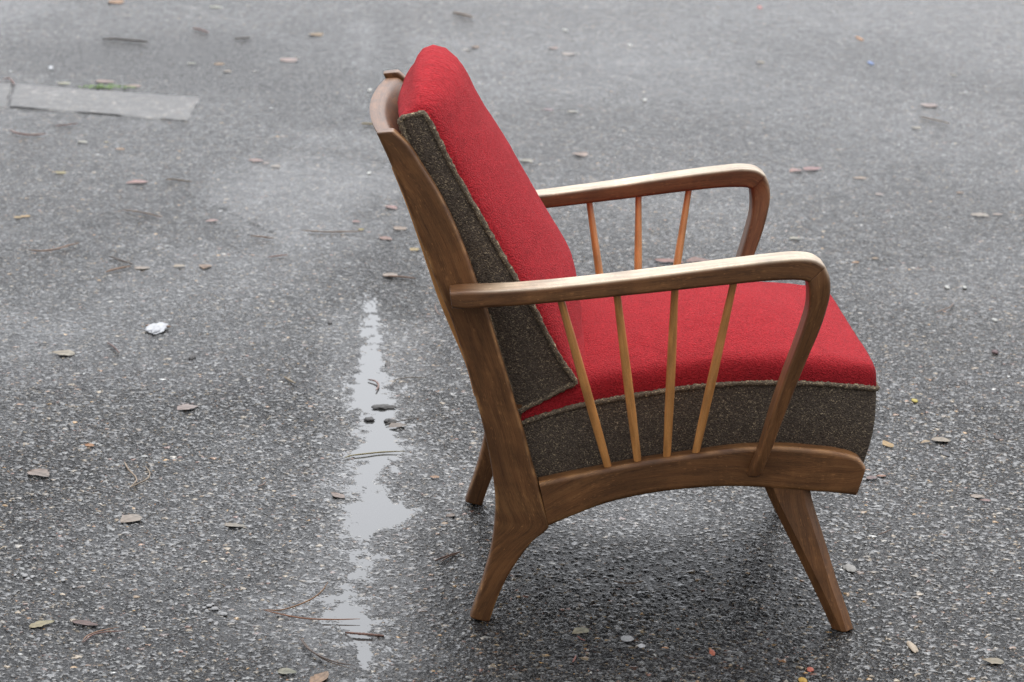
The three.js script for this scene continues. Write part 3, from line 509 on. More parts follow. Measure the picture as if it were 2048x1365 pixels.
// ---------------------------------------------------------------- what lies on the ground
const LITTER = [
  {"k":"needle","p":[[-0.3343,0.2705],[-0.3068,0.2827],[-0.2697,0.2569],[-0.2478,0.2245],[-0.2369,0.1851]],"c":"#c98a4a","l":"orange pine needle curving up to a raised tip left of the puddle","w":0.0035,"c2":"o"},
  {"k":"needle","p":[[-0.3349,0.2728],[-0.3063,0.2915],[-0.2712,0.3077],[-0.2292,0.3105],[-0.1835,0.3087]],"c":"#c8763a","l":"long straight orange pine needle reaching into the puddle","w":0.0035},
  {"k":"needle","p":[[-0.2724,0.3932],[-0.2577,0.4403],[-0.2318,0.4798],[-0.2078,0.499],[-0.1858,0.5061]],"c":"#6a4a38","l":"dark brown curved pine needle pair at the bottom left of the puddle","w":0.0037},
  {"k":"needle","p":[[-0.2693,0.3973],[-0.2499,0.4502],[-0.2265,0.4857],[-0.1928,0.5143]],"c":"#8a6a50","l":"second strand of the dark curved needle pair at the bottom left of the puddle","w":0.0026},
  {"k":"twig","p":[[-0.2047,0.3633],[-0.1895,0.3691],[-0.1669,0.3725],[-0.1458,0.376]],"c":"#a8705a","l":"thick reddish brown twig lying across the lower puddle","w":0.0045},
  {"k":"needle","p":[[-0.5923,0.4215],[-0.5868,0.3943],[-0.5709,0.3727],[-0.5446,0.3547]],"c":"#c08458","l":"upper strand of the tan needle pair beside the maroon leaf, lower left corner","w":0.003},
  {"k":"needle","p":[[-0.5913,0.4235],[-0.5797,0.3919],[-0.5627,0.3787],[-0.5352,0.3713]],"c":"#b07060","l":"lower strand of the tan needle pair beside the maroon leaf, lower left corner","w":0.0027},
  {"k":"needle","p":[[-0.236,-0.5354],[-0.2237,-0.555],[-0.1965,-0.5692],[-0.1644,-0.5838],[-0.1228,-0.5892]],"c":"#b8a44c","l":"yellow green pine needle floating across the middle of the puddle","w":0.0042},
  {"k":"needle","p":[[-1.06,-2.2392],[-1.0283,-2.2305],[-0.9946,-2.2505],[-0.9697,-2.2928],[-0.9462,-2.3296]],"c":"#b07a52","l":"long brown curved needle on the left asphalt near the photo edge","w":0.0056},
  {"k":"needle","p":[[-0.8449,-2.0154],[-0.8252,-2.049],[-0.7911,-2.0841]],"c":"#c08a58","l":"light brown stalk of the crossed twigs left of the chair","w":0.006},
  {"k":"twig","p":[[-0.8551,-2.1833],[-0.8238,-2.1415],[-0.7893,-2.1005]],"c":"#6a5040","l":"dark brown twig crossing a light brown stalk, left of the chair","w":0.0049},
  {"k":"twig","p":[[-0.6311,-0.4926],[-0.6186,-0.4441],[-0.6001,-0.3969],[-0.5967,-0.3733],[-0.6043,-0.3377]],"c":"#c0a07c","l":"left arm of the pale V-shaped twig on the left asphalt","w":0.0032},
  {"k":"twig","p":[[-0.604,-0.3348],[-0.5925,-0.3588],[-0.5786,-0.386],[-0.5779,-0.422],[-0.5905,-0.4669]],"c":"#b89c78","l":"right arm of the pale V-shaped twig on the left asphalt","w":0.0031},
  {"k":"needle","p":[[-0.8922,-2.7496],[-0.8296,-2.7162],[-0.7716,-2.657]],"c":"#a07858","l":"thin brown needle below the pink leaf on the left asphalt","w":0.0046},
  {"k":"needle","p":[[-0.4085,-2.5267],[-0.3443,-2.5201],[-0.2487,-2.5286]],"c":"#a8805c","l":"straight tan needle pointing at the chair back from the left","w":0.0051},
  {"k":"needle","p":[[-0.5314,-2.4548],[-0.4989,-2.4396],[-0.4691,-2.4243]],"c":"#b08058","l":"short brown needle left of the straight tan needle","w":0.0051},
  {"k":"needle","p":[[-0.4728,-2.2096],[-0.4494,-2.2285],[-0.4244,-2.2419]],"c":"#b06a54","l":"short reddish needle in the middle of the left asphalt","w":0.0043},
  {"k":"needle","p":[[-1.3625,-3.9271],[-1.3267,-3.8603],[-1.2859,-3.8387],[-1.2408,-3.8614]],"c":"#b87058","l":"reddish brown needle in front of the pale concrete strip","w":0.007},
  {"k":"needle","p":[[-1.2375,-4.0139],[-1.2066,-4.0359],[-1.1705,-4.0677]],"c":"#9a5a4a","l":"dark red needle between the concrete strip and the yellow leaf","w":0.0055},
  {"k":"twig","p":[[-1.3192,-5.9262],[-1.28,-5.9459],[-1.2105,-5.9154],[-1.1414,-5.885]],"c":"#5a4638","l":"dark twig lying far behind the concrete strip","w":0.0087},
  {"k":"needle","p":[[-1.5372,-4.9046],[-1.5206,-4.9292],[-1.4956,-4.8657],[-1.4776,-4.7912]],"c":"#a86050","l":"reddish curl on the left end of the concrete strip","w":0.0078},
  {"k":"twig","p":[[-0.0685,0.0346],[-0.0496,0.0089],[-0.0256,-0.0148]],"c":"#8a5840","l":"brown twig beside the near rear foot of the chair","w":0.0037},
  {"k":"twig","p":[[-0.0604,0.0367],[-0.0439,0.0087],[-0.0315,-0.0019]],"c":"#9a6a50","l":"lighter twig alongside the brown twig at the rear foot of the chair","w":0.0025},
  {"k":"needle","p":[[0.2163,0.1174],[0.2269,0.1264],[0.2446,0.1257],[0.2629,0.1178]],"c":"#9a7452","l":"curved brown needle in the shade under the chair","w":0.0028},
  {"k":"twig","p":[[-0.7608,-1.3464],[-0.7423,-1.3053],[-0.7268,-1.2605]],"c":"#7a4a42","l":"short dark red twig below the white scrap on the left asphalt","w":0.0043},
  {"k":"needle","p":[[-0.1889,-2.0203],[-0.1533,-2.0232],[-0.1092,-2.0056]],"c":"#b4805e","l":"reddish needle with a pale scale left of the chair back post","w":0.0054},
  {"k":"twig","p":[[-0.1609,-0.7704],[-0.1342,-0.7892],[-0.0938,-0.8195]],"c":"#5c5048","l":"thin dark twig across the upper puddle","w":0.0029},
  {"k":"twig","p":[[-0.157,-1.0391],[-0.1436,-1.0938],[-0.1172,-1.1111],[-0.0845,-1.1093]],"c":"#8f7e6c","l":"thin bent twig right of the upper puddle","w":0.0025},
  {"k":"twig","p":[[-0.2026,-1.094],[-0.1881,-1.0794],[-0.1804,-1.0491],[-0.1847,-1.0108]],"c":"#a06a5c","l":"red curled stalk in the upper puddle","w":0.0041},
  {"k":"twig","p":[[-0.3735,-1.0949],[-0.3622,-1.0723],[-0.3488,-1.0462]],"c":"#b49a70","l":"small straw coloured forked twig on the asphalt left of the puddle","w":0.0046},
  {"k":"twig","p":[[-0.8259,-6.0293],[-0.7681,-6.0801]],"c":"#6a5848","l":"small dark twig far left of the chair top","w":0.0068},
  {"k":"needle","p":[[-0.2932,-4.1623],[-0.268,-4.1653],[-0.2381,-4.1689]],"c":"#d8b860","l":"yellow straw showing behind the chair back post","w":0.0079},
  {"k":"needle","p":[[-0.0647,-1.7609],[-0.0625,-1.6984],[-0.0537,-1.6563],[-0.0425,-1.6478]],"c":"#a87860","l":"curled brown needle beside the armrest end","w":0.0034},
  {"k":"twig","p":[[-0.815,-3.1749],[-0.795,-3.1843],[-0.7408,-3.153]],"c":"#9a7c5c","l":"brown stalk to the right of the pink leaf","w":0.0042},
  {"k":"twig","p":[[0.6835,-0.1319],[0.6965,-0.1432],[0.7126,-0.1627]],"c":"#8a6248","l":"short brown twig on the asphalt right of the front leg","w":0.0026},
  {"k":"needle","p":[[1.0836,-1.7539],[1.1282,-1.8059],[1.1474,-1.8568]],"c":"#a87a58","l":"brown needle on the right asphalt level with the seat","w":0.0035},
  {"k":"twig","p":[[0.1323,0.4812],[0.1368,0.4649],[0.139,0.4527]],"c":"#b05a48","l":"tiny red twig on the asphalt in front of the chair","w":0.003},
  {"k":"twig","p":[[0.1457,0.3695],[0.1511,0.3819],[0.156,0.3881]],"c":"#a04a3c","l":"tiny dark red twig next to the pale stone in front of the chair","w":0.0023},
  {"k":"twig","p":[[-0.6973,-1.4996],[-0.6704,-1.5015],[-0.6415,-1.4946]],"c":"#c8884a","l":"orange twig behind the white crumpled scrap","w":0.0044},
  {"k":"twig","p":[[0.0196,-6.9479],[0.0607,-6.8899],[0.1009,-6.8006]],"c":"#a8845e","l":"brown stalk on the asphalt just above the chair back cushion","w":0.0105},
  {"k":"twig","p":[[1.5477,-4.5176],[1.5857,-4.4529],[1.6232,-4.3892]],"c":"#a88a68","l":"long tan stalk on the upper right asphalt","w":0.005},
  {"k":"twig","p":[[-1.0079,-6.301],[-0.9753,-6.2623],[-0.9375,-6.1815]],"c":"#a86a5c","l":"reddish stalk behind the concrete strip, far upper left","w":0.0079},
  {"k":"twig","p":[[-0.3811,-0.3547],[-0.373,-0.3669],[-0.3679,-0.3849]],"c":"#a87c66","l":"tiny brown twig on the asphalt left of the puddle","w":0.0027},
  {"k":"leaf","p":[[-0.8713,-1.2674],[-0.815,-1.2505]],"c":"#c0b49c","l":"pale greenish tan leaf on the left asphalt below the white scrap","w":0.063},
  {"k":"leaf","p":[[-0.6804,0.3619],[-0.6424,0.3283]],"c":"#b4a878","l":"olive leaf with red base in the lower left corner","w":0.0287},
  {"k":"leaf","p":[[-0.6209,0.3318],[-0.5736,0.3494]],"c":"#6a3a36","l":"dark maroon leaf in the lower left corner","w":0.0287},
  {"k":"leaf","p":[[-0.6006,-0.1425],[-0.5684,-0.1872]],"c":"#b8a898","l":"pale tan leaf on the left asphalt, larger of the two pale ones in a row","w":0.0522},
  {"k":"leaf","p":[[-0.4267,-0.1425],[-0.3832,-0.1338]],"c":"#b8b0a0","l":"slim pale grey leaf left of the puddle","w":0.0297},
  {"k":"leaf","p":[[-0.5693,-0.8411],[-0.5277,-0.8758]],"c":"#b09c96","l":"pale pinkish leaf left of the upper puddle","w":0.0792},
  {"k":"leaf","p":[[-0.7949,-0.4289],[-0.7511,-0.3951]],"c":"#a89488","l":"pinkish brown leaf near the left edge of the photo","w":0.0613},
  {"k":"leaf","p":[[-0.2993,0.5258],[-0.2674,0.5306]],"c":"#a8a890","l":"pale green leaf at the bottom edge below the dark needle pair","w":0.0339},
  {"k":"leaf","p":[[-0.2467,0.5762],[-0.2237,0.5212]],"c":"#c49a74","l":"tan leaf with orange edge at the bottom edge of the photo","w":0.0355},
  {"k":"leaf","p":[[0.1365,0.3571],[0.1654,0.3303]],"c":"#a8a284","l":"pale yellow green leaf in front of the chair","w":0.037},
  {"k":"leaf","p":[[0.8822,-0.7234],[0.9228,-0.7088]],"c":"#b8a890","l":"pale tan leaf on the right asphalt beside the seat","w":0.0704},
  {"k":"leaf","p":[[0.8572,-0.6918],[0.8816,-0.7099]],"c":"#c8a878","l":"yellowish stalk end of the pale leaf on the right asphalt","w":0.0175},
  {"k":"leaf","p":[[0.7896,-0.7115],[0.8008,-0.6589]],"c":"#d0a450","l":"small yellow tan leaf close to the front of the chair","w":0.0311},
  {"k":"leaf","p":[[0.743,0.4396],[0.7789,0.4546]],"c":"#b0a080","l":"pale olive leaf in the lower right corner","w":0.039},
  {"k":"leaf","p":[[0.8881,-0.365],[0.9154,-0.3576]],"c":"#c8b8a8","l":"cream leaf on the right asphalt beyond the front leg","w":0.0277},
  {"k":"leaf","p":[[0.8997,-0.3422],[0.922,-0.3375]],"c":"#b88a84","l":"pink sliver beside the cream leaf on the right asphalt","w":0.0183},
  {"k":"leaf","p":[[0.7162,-0.458],[0.7403,-0.4714]],"c":"#8a6668","l":"dull purple leaf at the front end of the side rail","w":0.0253},
  {"k":"leaf","p":[[0.7377,-0.4774],[0.7586,-0.4816]],"c":"#c07a50","l":"orange brown leaf at the front end of the side rail","w":0.0191},
  {"k":"leaf","p":[[-1.1553,-2.628],[-1.1305,-2.643]],"c":"#d4b060","l":"left lobe of the yellow leaf pair near the left edge","w":0.0519},
  {"k":"leaf","p":[[-1.1356,-2.6426],[-1.1164,-2.67]],"c":"#d8a848","l":"right lobe of the yellow leaf pair near the left edge","w":0.0652},
  {"k":"leaf","p":[[-0.7175,-0.5988],[-0.6953,-0.5903]],"c":"#c8802c","l":"small bright orange leaf on the left asphalt","w":0.0262},
  {"k":"leaf","p":[[-1.4315,-7.1336],[-1.3666,-7.043]],"c":"#c88840","l":"orange leaf at the top edge of the photo","w":0.1549},
  {"k":"leaf","p":[[-1.0011,-7.0223],[-0.9396,-6.9829]],"c":"#d0d4c0","l":"white green leaf at the top of the photo left of the seam","w":0.1515},
  {"k":"leaf","p":[[-1.3495,-4.8852],[-1.2986,-4.8588]],"c":"#c8c8a8","l":"pale cream leaf on the back edge of the concrete strip","w":0.1011},
  {"k":"leaf","p":[[-1.228,-4.9462],[-1.1502,-4.9231]],"c":"#b89c92","l":"upper pinkish leaf behind the concrete strip","w":0.0907},
  {"k":"leaf","p":[[-1.1182,-4.8498],[-1.0536,-4.8473]],"c":"#c0a090","l":"pinkish leaf just right of the grass tuft","w":0.0777},
  {"k":"leaf","p":[[-0.859,-5.3845],[-0.8137,-5.4032]],"c":"#b88848","l":"ochre leaf far left of the chair top","w":0.0867},
  {"k":"leaf","p":[[-0.9521,-5.3836],[-0.9177,-5.4007]],"c":"#c4c4b0","l":"whitish leaf left of the ochre leaf","w":0.0992},
  {"k":"leaf","p":[[-0.8065,-5.235],[-0.776,-5.2037]],"c":"#ccbca8","l":"cream leaf below the ochre leaf","w":0.0836},
  {"k":"leaf","p":[[-0.7077,-5.2368],[-0.6832,-5.2402]],"c":"#ccc8c4","l":"white leaf bit left of the chair top","w":0.0719},
  {"k":"leaf","p":[[-0.5411,-6.258],[-0.4989,-6.1784]],"c":"#b08a4c","l":"brown yellow leaf in the upper middle left","w":0.1161},
  {"k":"leaf","p":[[-0.9228,-3.1201],[-0.8575,-3.1559]],"c":"#c08c84","l":"pink leaf with a brown stalk on the left asphalt","w":0.0663},
  {"k":"leaf","p":[[-0.6617,-2.6288],[-0.6247,-2.6513]],"c":"#c89c94","l":"slim pink leaf below the dark crack","w":0.032},
  {"k":"leaf","p":[[-1.1324,-3.7694],[-1.1017,-3.7387]],"c":"#c8c8b8","l":"white leaf bit in front of the concrete strip","w":0.0606},
  {"k":"leaf","p":[[-1.0557,-3.7524],[-1.039,-3.7628]],"c":"#d0c090","l":"small yellowish leaf in front of the concrete strip","w":0.0606},
  {"k":"leaf","p":[[-1.0094,-3.6479],[-0.9779,-3.643]],"c":"#c09058","l":"slim orange leaf in front of the concrete strip","w":0.042},
  {"k":"leaf","p":[[-1.1359,-3.269],[-1.0997,-3.2501]],"c":"#c8b870","l":"yellow speckled leaf scrap on the left asphalt","w":0.0536},
  {"k":"leaf","p":[[-0.6082,-3.5198],[-0.559,-3.501]],"c":"#c8a49c","l":"pale pink leaf left of the chair back post","w":0.0564},
  {"k":"leaf","p":[[-0.5614,-3.4689],[-0.5394,-3.4633]],"c":"#c8b4a8","l":"cream leaf right of the pale pink leaf","w":0.0478},
  {"k":"leaf","p":[[-0.5371,-3.4242],[-0.5044,-3.4042]],"c":"#bcb0a0","l":"pale grey leaf right of the cream leaf","w":0.0471},
  {"k":"leaf","p":[[-0.6242,-5.5551],[-0.5619,-5.4762]],"c":"#c4a8a0","l":"pinkish white leaf left of the crest rail","w":0.1139},
  {"k":"leaf","p":[[-0.1257,-2.3244],[-0.1034,-2.3496]],"c":"#d4b460","l":"yellow leaf near the back post left side","w":0.0466},
  {"k":"leaf","p":[[-0.2599,-2.5647],[-0.2461,-2.5784]],"c":"#d0b840","l":"small bright yellow leaf at the end of the straight tan needle","w":0.0312},
  {"k":"leaf","p":[[-0.2796,-2.6701],[-0.2557,-2.6532]],"c":"#c08c84","l":"pink leaf above the small bright yellow leaf","w":0.0448},
  {"k":"leaf","p":[[-0.1968,-2.8822],[-0.1626,-2.8315]],"c":"#c49088","l":"pink leaf immediately left of the back post","w":0.0405},
  {"k":"leaf","p":[[-0.173,-2.61],[-0.1377,-2.5694]],"c":"#b49a84","l":"tan leaf immediately left of the back post","w":0.0689},
  {"k":"leaf","p":[[-0.2031,-2.4838],[-0.1708,-2.4443]],"c":"#b08070","l":"reddish tan leaf below the tan leaf by the back post","w":0.0423},
  {"k":"leaf","p":[[-0.1895,-2.0575],[-0.152,-2.018]],"c":"#c4b4a4","l":"pale papery scale at the end of the reddish needle","w":0.0479},
  {"k":"leaf","p":[[0.4753,-2.2718],[0.5549,-2.2332]],"c":"#a05a4a","l":"left half of the big red brown leaf seen between the spindles","w":0.0573,"c2":"jag"},
  {"k":"leaf","p":[[0.5521,-2.2555],[0.6272,-2.2618]],"c":"#9c6456","l":"right half of the big red brown leaf seen between the spindles","w":0.0575,"c2":"jag"},
  {"k":"leaf","p":[[0.9758,-3.4884],[1.022,-3.5248]],"c":"#c8948a","l":"pale red leaf beyond the front of the far armrest","w":0.0654},
  {"k":"leaf","p":[[1.022,-3.5248],[1.0856,-3.5554]],"c":"#c49090","l":"pinkish leaf next to the pale red leaf beyond the far armrest","w":0.0661},
  {"k":"leaf","p":[[1.1508,-3.4207],[1.1958,-3.4099]],"c":"#c8ac90","l":"pale orange leaf on the right asphalt","w":0.0644},
  {"k":"leaf","p":[[1.1754,-3.1689],[1.2056,-3.1719]],"c":"#c8b4ac","l":"pale pink chip of leaf on the right asphalt","w":0.0757},
  {"k":"leaf","p":[[1.3946,-2.9102],[1.4477,-2.8882]],"c":"#c0b4a4","l":"cream stick-like leaf at the right edge","w":0.0571},
  {"k":"leaf","p":[[1.4576,-2.9093],[1.4898,-2.9191]],"c":"#c0aa9c","l":"small pinkish leaf right of the cream stick-like leaf","w":0.0431},
  {"k":"leaf","p":[[0.8495,-2.5518],[0.8907,-2.5493]],"c":"#c0bca8","l":"cream leaf just above the near armrest corner","w":0.0442},
  {"k":"leaf","p":[[0.9704,-2.2675],[0.9925,-2.2807]],"c":"#c88838","l":"small amber leaf right of the near armrest corner","w":0.0587},
  {"k":"leaf","p":[[1.0282,-2.3236],[1.0496,-2.3311]],"c":"#b89468","l":"tan leaf right of the small amber leaf","w":0.0478},
  {"k":"leaf","p":[[1.4152,-3.2143],[1.4414,-3.2169]],"c":"#a87c50","l":"brown leaf in the middle of the right asphalt","w":0.0465},
  {"k":"leaf","p":[[0.4259,-5.7976],[0.4793,-5.845]],"c":"#c4b8b0","l":"whitish leaf right of the back cushion top","w":0.0808},
  {"k":"leaf","p":[[0.3861,-6.0061],[0.4087,-5.955]],"c":"#c8a89c","l":"small pink leaf right of the back cushion top","w":0.0972},
  {"k":"leaf","p":[[0.0502,-5.8749],[0.0791,-5.906]],"c":"#c4bcb0","l":"whitish leaf touching the back cushion top","w":0.0817},
  {"k":"leaf","p":[[0.088,-5.9887],[0.1082,-5.9373]],"c":"#a87c50","l":"brown leaf touching the back cushion top","w":0.0828},
  {"k":"leaf","p":[[1.1479,-5.7329],[1.1776,-5.6987]],"c":"#c8b898","l":"cream leaf on the upper right asphalt","w":0.0935},
  {"k":"leaf","p":[[1.4853,-4.3344],[1.5116,-4.2994]],"c":"#ccc4b0","l":"cream leaf on the right asphalt level with the far armrest","w":0.0706},
  {"k":"leaf","p":[[0.2962,-4.5353],[0.3336,-4.5197]],"c":"#b898a0","l":"mauve sliver right of the back cushion","w":0.041},
  {"k":"leaf","p":[[0.3714,-4.4842],[0.4178,-4.4899]],"c":"#c4c0b0","l":"cream leaf right of the mauve sliver","w":0.061},
  {"k":"leaf","p":[[0.3689,-3.7409],[0.3878,-3.6762]],"c":"#c8ac9c","l":"pale pink leaf above the far armrest","w":0.0761},
  {"k":"leaf","p":[[0.1939,-3.606],[0.2278,-3.561]],"c":"#b8b4a0","l":"pale leaf at the edge of the back cushion above the far armrest","w":0.09},
  {"k":"leaf","p":[[1.6135,-4.74],[1.6538,-4.8188]],"c":"#c0a8a0","l":"pale leaf scrap at the far right","w":0.0897},
  {"k":"leaf","p":[[-0.0783,-0.4386],[-0.0585,-0.4305]],"c":"#c89464","l":"orange tan leaf between the puddle and the far rear foot","w":0.0212},
  {"k":"leaf","p":[[1.8367,-5.5035],[1.8603,-5.4823]],"c":"#b0a894","l":"dull leaf scrap at the upper right","w":0.0785},
  {"k":"leaf","p":[[-0.0509,-0.2007],[-0.0336,-0.218]],"c":"#a08a7c","l":"dull tan leaf between the two rear feet","w":0.0221},
  {"k":"leaf","p":[[-0.2525,-0.3349],[-0.225,-0.2988]],"c":"#bca498","l":"pale pink scrap at the left rim of the puddle","w":0.029},
  {"k":"leaf","p":[[-0.1577,-0.7499],[-0.1196,-0.7693]],"c":"#8c7c70","l":"waterlogged brown leaf at the right rim of the puddle","w":0.0413},
  {"k":"leaf","p":[[-0.1219,0.3666],[-0.1105,0.3789]],"c":"#9c9084","l":"dull leaf right of the lower puddle","w":0.0171},
  {"k":"leaf","p":[[-0.693,-2.0921],[-0.6619,-2.1055]],"c":"#c4b49c","l":"pale tan scale right of the crossed twigs","w":0.0437},
  {"k":"leaf","p":[[-0.7864,-2.0736],[-0.7421,-2.0827]],"c":"#b8a898","l":"pale leaf at the end of the crossed twigs","w":0.049},
  {"k":"leaf","p":[[-0.6196,-2.0711],[-0.6157,-2.1257]],"c":"#9a7450","l":"small brown leaf curl left of the chair, past the crossed twigs","w":0.0491},
  {"k":"chip","p":[[-0.6875,-1.4779],[-0.651,-1.4805]],"c":"#e4e6ea","l":"crumpled white scrap on the left asphalt","w":0.0763,"cat":"paper scrap","n":"paper_scrap"},
  {"k":"chip","p":[[0.2114,0.3755],[0.2304,0.3748]],"c":"#b4b4b4","l":"grey white flat stone in front of the chair","w":0.0237,"cat":"stone","n":"flat_stone"},
  {"k":"chip","p":[[0.5999,0.0358],[0.6214,0.0349]],"c":"#c0bcb4","l":"pale flat stone right of the front leg","w":0.0359,"cat":"stone","n":"flat_stone"},
  {"k":"chip","p":[[0.6443,0.3934],[0.6572,0.393]],"c":"#d0bca0","l":"cream and orange stone in the lower right","w":0.0483,"cat":"stone","n":"flat_stone"},
  {"k":"chip","p":[[0.2346,0.404],[0.2451,0.4036]],"c":"#d8d8d8","l":"bright white chip in front of the chair centre","w":0.0149,"cat":"stone","n":"flat_stone"},
  {"k":"chip","p":[[-0.1706,-1.2194],[-0.1591,-1.2201]],"c":"#281e18","l":"dark seed cone scale in the upper puddle","w":0.0407,"cat":"debris","n":"seed_scale"},
  {"k":"chip","p":[[-0.2058,-0.8025],[-0.1827,-0.8039]],"c":"#1c1a1a","l":"dark clod standing in the puddle, left of two","w":0.021,"cat":"debris","n":"dirt_clod"},
  {"k":"chip","p":[[-0.1864,-0.8925],[-0.1471,-0.8948]],"c":"#201e1d","l":"wide dark clod standing in the upper puddle","w":0.0253,"cat":"debris","n":"dirt_clod"},
  {"k":"chip","p":[[-0.168,-0.7942],[-0.143,-0.7957]],"c":"#222020","l":"dark clod standing in the puddle, right of two","w":0.0209,"cat":"debris","n":"dirt_clod"},
  {"k":"chip","p":[[-0.5804,-1.2496],[-0.5669,-1.2505]],"c":"#242020","l":"dark clod on the left asphalt beside the pale tan leaf","w":0.0373,"cat":"debris","n":"dirt_clod"},
  {"k":"chip","p":[[0.8878,-0.6275],[0.9021,-0.6283]],"c":"#3c4048","l":"dark stone on the right asphalt below the pale tan leaf","w":0.0307,"cat":"stone","n":"dark_stone"},
  {"k":"chip","p":[[1.0133,-0.7476],[1.0221,-0.7481]],"c":"#3a3030","l":"dark crumb near the right edge","w":0.0288,"cat":"debris","n":"dirt_clod"},
  {"k":"chip","p":[[1.1416,-1.4025],[1.1571,-1.4035]],"c":"#5a2c30","l":"dark red crumb near the right edge","w":0.0272,"cat":"debris","n":"dirt_clod"},
  {"k":"chip","p":[[-0.3019,-1.5778],[-0.2931,-1.5785]],"c":"#3c3838","l":"dark crumb in front of the chair back post, left asphalt","w":0.0368,"cat":"debris","n":"dirt_clod"},
  {"k":"chip","p":[[0.8974,-1.0016],[0.9087,-1.0023]],"c":"#d8c23c","l":"bright yellow crumb right of the seat front","w":0.0234,"cat":"debris","n":"yellow_crumb"},
  {"k":"chip","p":[[1.579,-5.7686],[1.5965,-5.7711]],"c":"#6a90d0","l":"small blue chip on the upper right asphalt","w":0.082,"cat":"debris","n":"blue_chip"},
  {"k":"chip","p":[[1.6449,-6.452],[1.6636,-6.4549]],"c":"#d09050","l":"orange crumb on the upper right asphalt","w":0.1089,"cat":"debris","n":"orange_crumb"},
  {"k":"chip","p":[[1.3545,-7.3924],[1.3747,-7.3959]],"c":"#c87870","l":"reddish crumb at the top edge","w":0.1092,"cat":"debris","n":"red_crumb"},
  {"k":"chip","p":[[0.3402,0.4251],[0.3484,0.4248]],"c":"#c86038","l":"orange red chip in front of the chair","w":0.0254,"cat":"debris","n":"red_chip"},
  {"k":"chip","p":[[0.477,0.4912],[0.4867,0.4909]],"c":"#d06040","l":"orange red chip below the front foot","w":0.0166,"cat":"debris","n":"red_chip"},
  {"k":"chip","p":[[0.4592,0.5333],[0.4709,0.5329]],"c":"#d8a820","l":"yellow chip at the bottom edge below the front foot","w":0.0203,"cat":"debris","n":"yellow_chip"},
  {"k":"chip","p":[[-1.4222,-5.2205],[-1.4067,-5.2226]],"c":"#d8dce0","l":"white fleck behind the concrete strip","w":0.0848,"cat":"stone","n":"white_fleck"},
  {"k":"chip","p":[[-0.4224,0.2517],[-0.4132,0.2513]],"c":"#b4b4b4","l":"small white fleck of a spatter on the lower left asphalt","w":0.0114,"g":"white flecks spattered on the lower left asphalt","cat":"fleck","n":"white_fleck"},
  {"k":"chip","p":[[-0.413,0.2647],[-0.4022,0.2643]],"c":"#b4b4b4","l":"small white fleck of a spatter on the lower left asphalt","w":0.0136,"g":"white flecks spattered on the lower left asphalt","cat":"fleck","n":"white_fleck"},
  {"k":"chip","p":[[-0.4278,0.2608],[-0.4217,0.2606]],"c":"#b4b4b4","l":"small white fleck of a spatter on the lower left asphalt","w":0.0091,"g":"white flecks spattered on the lower left asphalt","cat":"fleck","n":"white_fleck"},
  {"k":"chip","p":[[-0.3981,0.2885],[-0.3874,0.2881]],"c":"#b4b4b4","l":"small white fleck of a spatter on the lower left asphalt","w":0.0134,"g":"white flecks spattered on the lower left asphalt","cat":"fleck","n":"white_fleck"},
  {"k":"chip","p":[[-0.4154,0.3197],[-0.4063,0.3194]],"c":"#b4b4b4","l":"small white fleck of a spatter on the lower left asphalt","w":0.0132,"g":"white flecks spattered on the lower left asphalt","cat":"fleck","n":"white_fleck"},
  {"k":"chip","p":[[-0.404,0.3301],[-0.398,0.3299]],"c":"#b4b4b4","l":"small white fleck of a spatter on the lower left asphalt","w":0.0154,"g":"white flecks spattered on the lower left asphalt","cat":"fleck","n":"white_fleck"},
  {"k":"chip","p":[[-0.4397,0.279],[-0.4344,0.2788]],"c":"#b4b4b4","l":"small white fleck of a spatter on the lower left asphalt","w":0.0113,"g":"white flecks spattered on the lower left asphalt","cat":"fleck","n":"white_fleck"},
  {"k":"chip","p":[[-0.4716,0.2446],[-0.467,0.2444]],"c":"#b4b4b4","l":"small white fleck of a spatter on the lower left asphalt","w":0.0092,"g":"white flecks spattered on the lower left asphalt","cat":"fleck","n":"white_fleck"},
  {"k":"chip","p":[[-0.7236,0.1254],[-0.7142,0.125]],"c":"#b4b4b4","l":"small white fleck of a spatter on the lower left asphalt","w":0.0147,"g":"white flecks spattered on the lower left asphalt","cat":"fleck","n":"white_fleck"},
  {"k":"chip","p":[[-0.7107,0.1296],[-0.7037,0.1293]],"c":"#b4b4b4","l":"small white fleck of a spatter on the lower left asphalt","w":0.0122,"g":"white flecks spattered on the lower left asphalt","cat":"fleck","n":"white_fleck"},
  {"k":"chip","p":[[-0.7164,0.1393],[-0.7094,0.139]],"c":"#b4b4b4","l":"small white fleck of a spatter on the lower left asphalt","w":0.0097,"g":"white flecks spattered on the lower left asphalt","cat":"fleck","n":"white_fleck"},
  {"k":"chip","p":[[-0.6596,0.144],[-0.6533,0.1438]],"c":"#b4b4b4","l":"small white fleck of a spatter on the lower left asphalt","w":0.0097,"g":"white flecks spattered on the lower left asphalt","cat":"fleck","n":"white_fleck"},
  {"k":"chip","p":[[-0.6384,0.1736],[-0.6338,0.1734]],"c":"#b4b4b4","l":"small white fleck of a spatter on the lower left asphalt","w":0.0119,"g":"white flecks spattered on the lower left asphalt","cat":"fleck","n":"white_fleck"},
  {"k":"chip","p":[[-0.6845,0.1847],[-0.6783,0.1845]],"c":"#b4b4b4","l":"small white fleck of a spatter on the lower left asphalt","w":0.0095,"g":"white flecks spattered on the lower left asphalt","cat":"fleck","n":"white_fleck"},
  {"k":"chip","p":[[-0.7277,0.116],[-0.7222,0.1158]],"c":"#b4b4b4","l":"small white fleck of a spatter on the lower left asphalt","w":0.0098,"g":"white flecks spattered on the lower left asphalt","cat":"fleck","n":"white_fleck"},
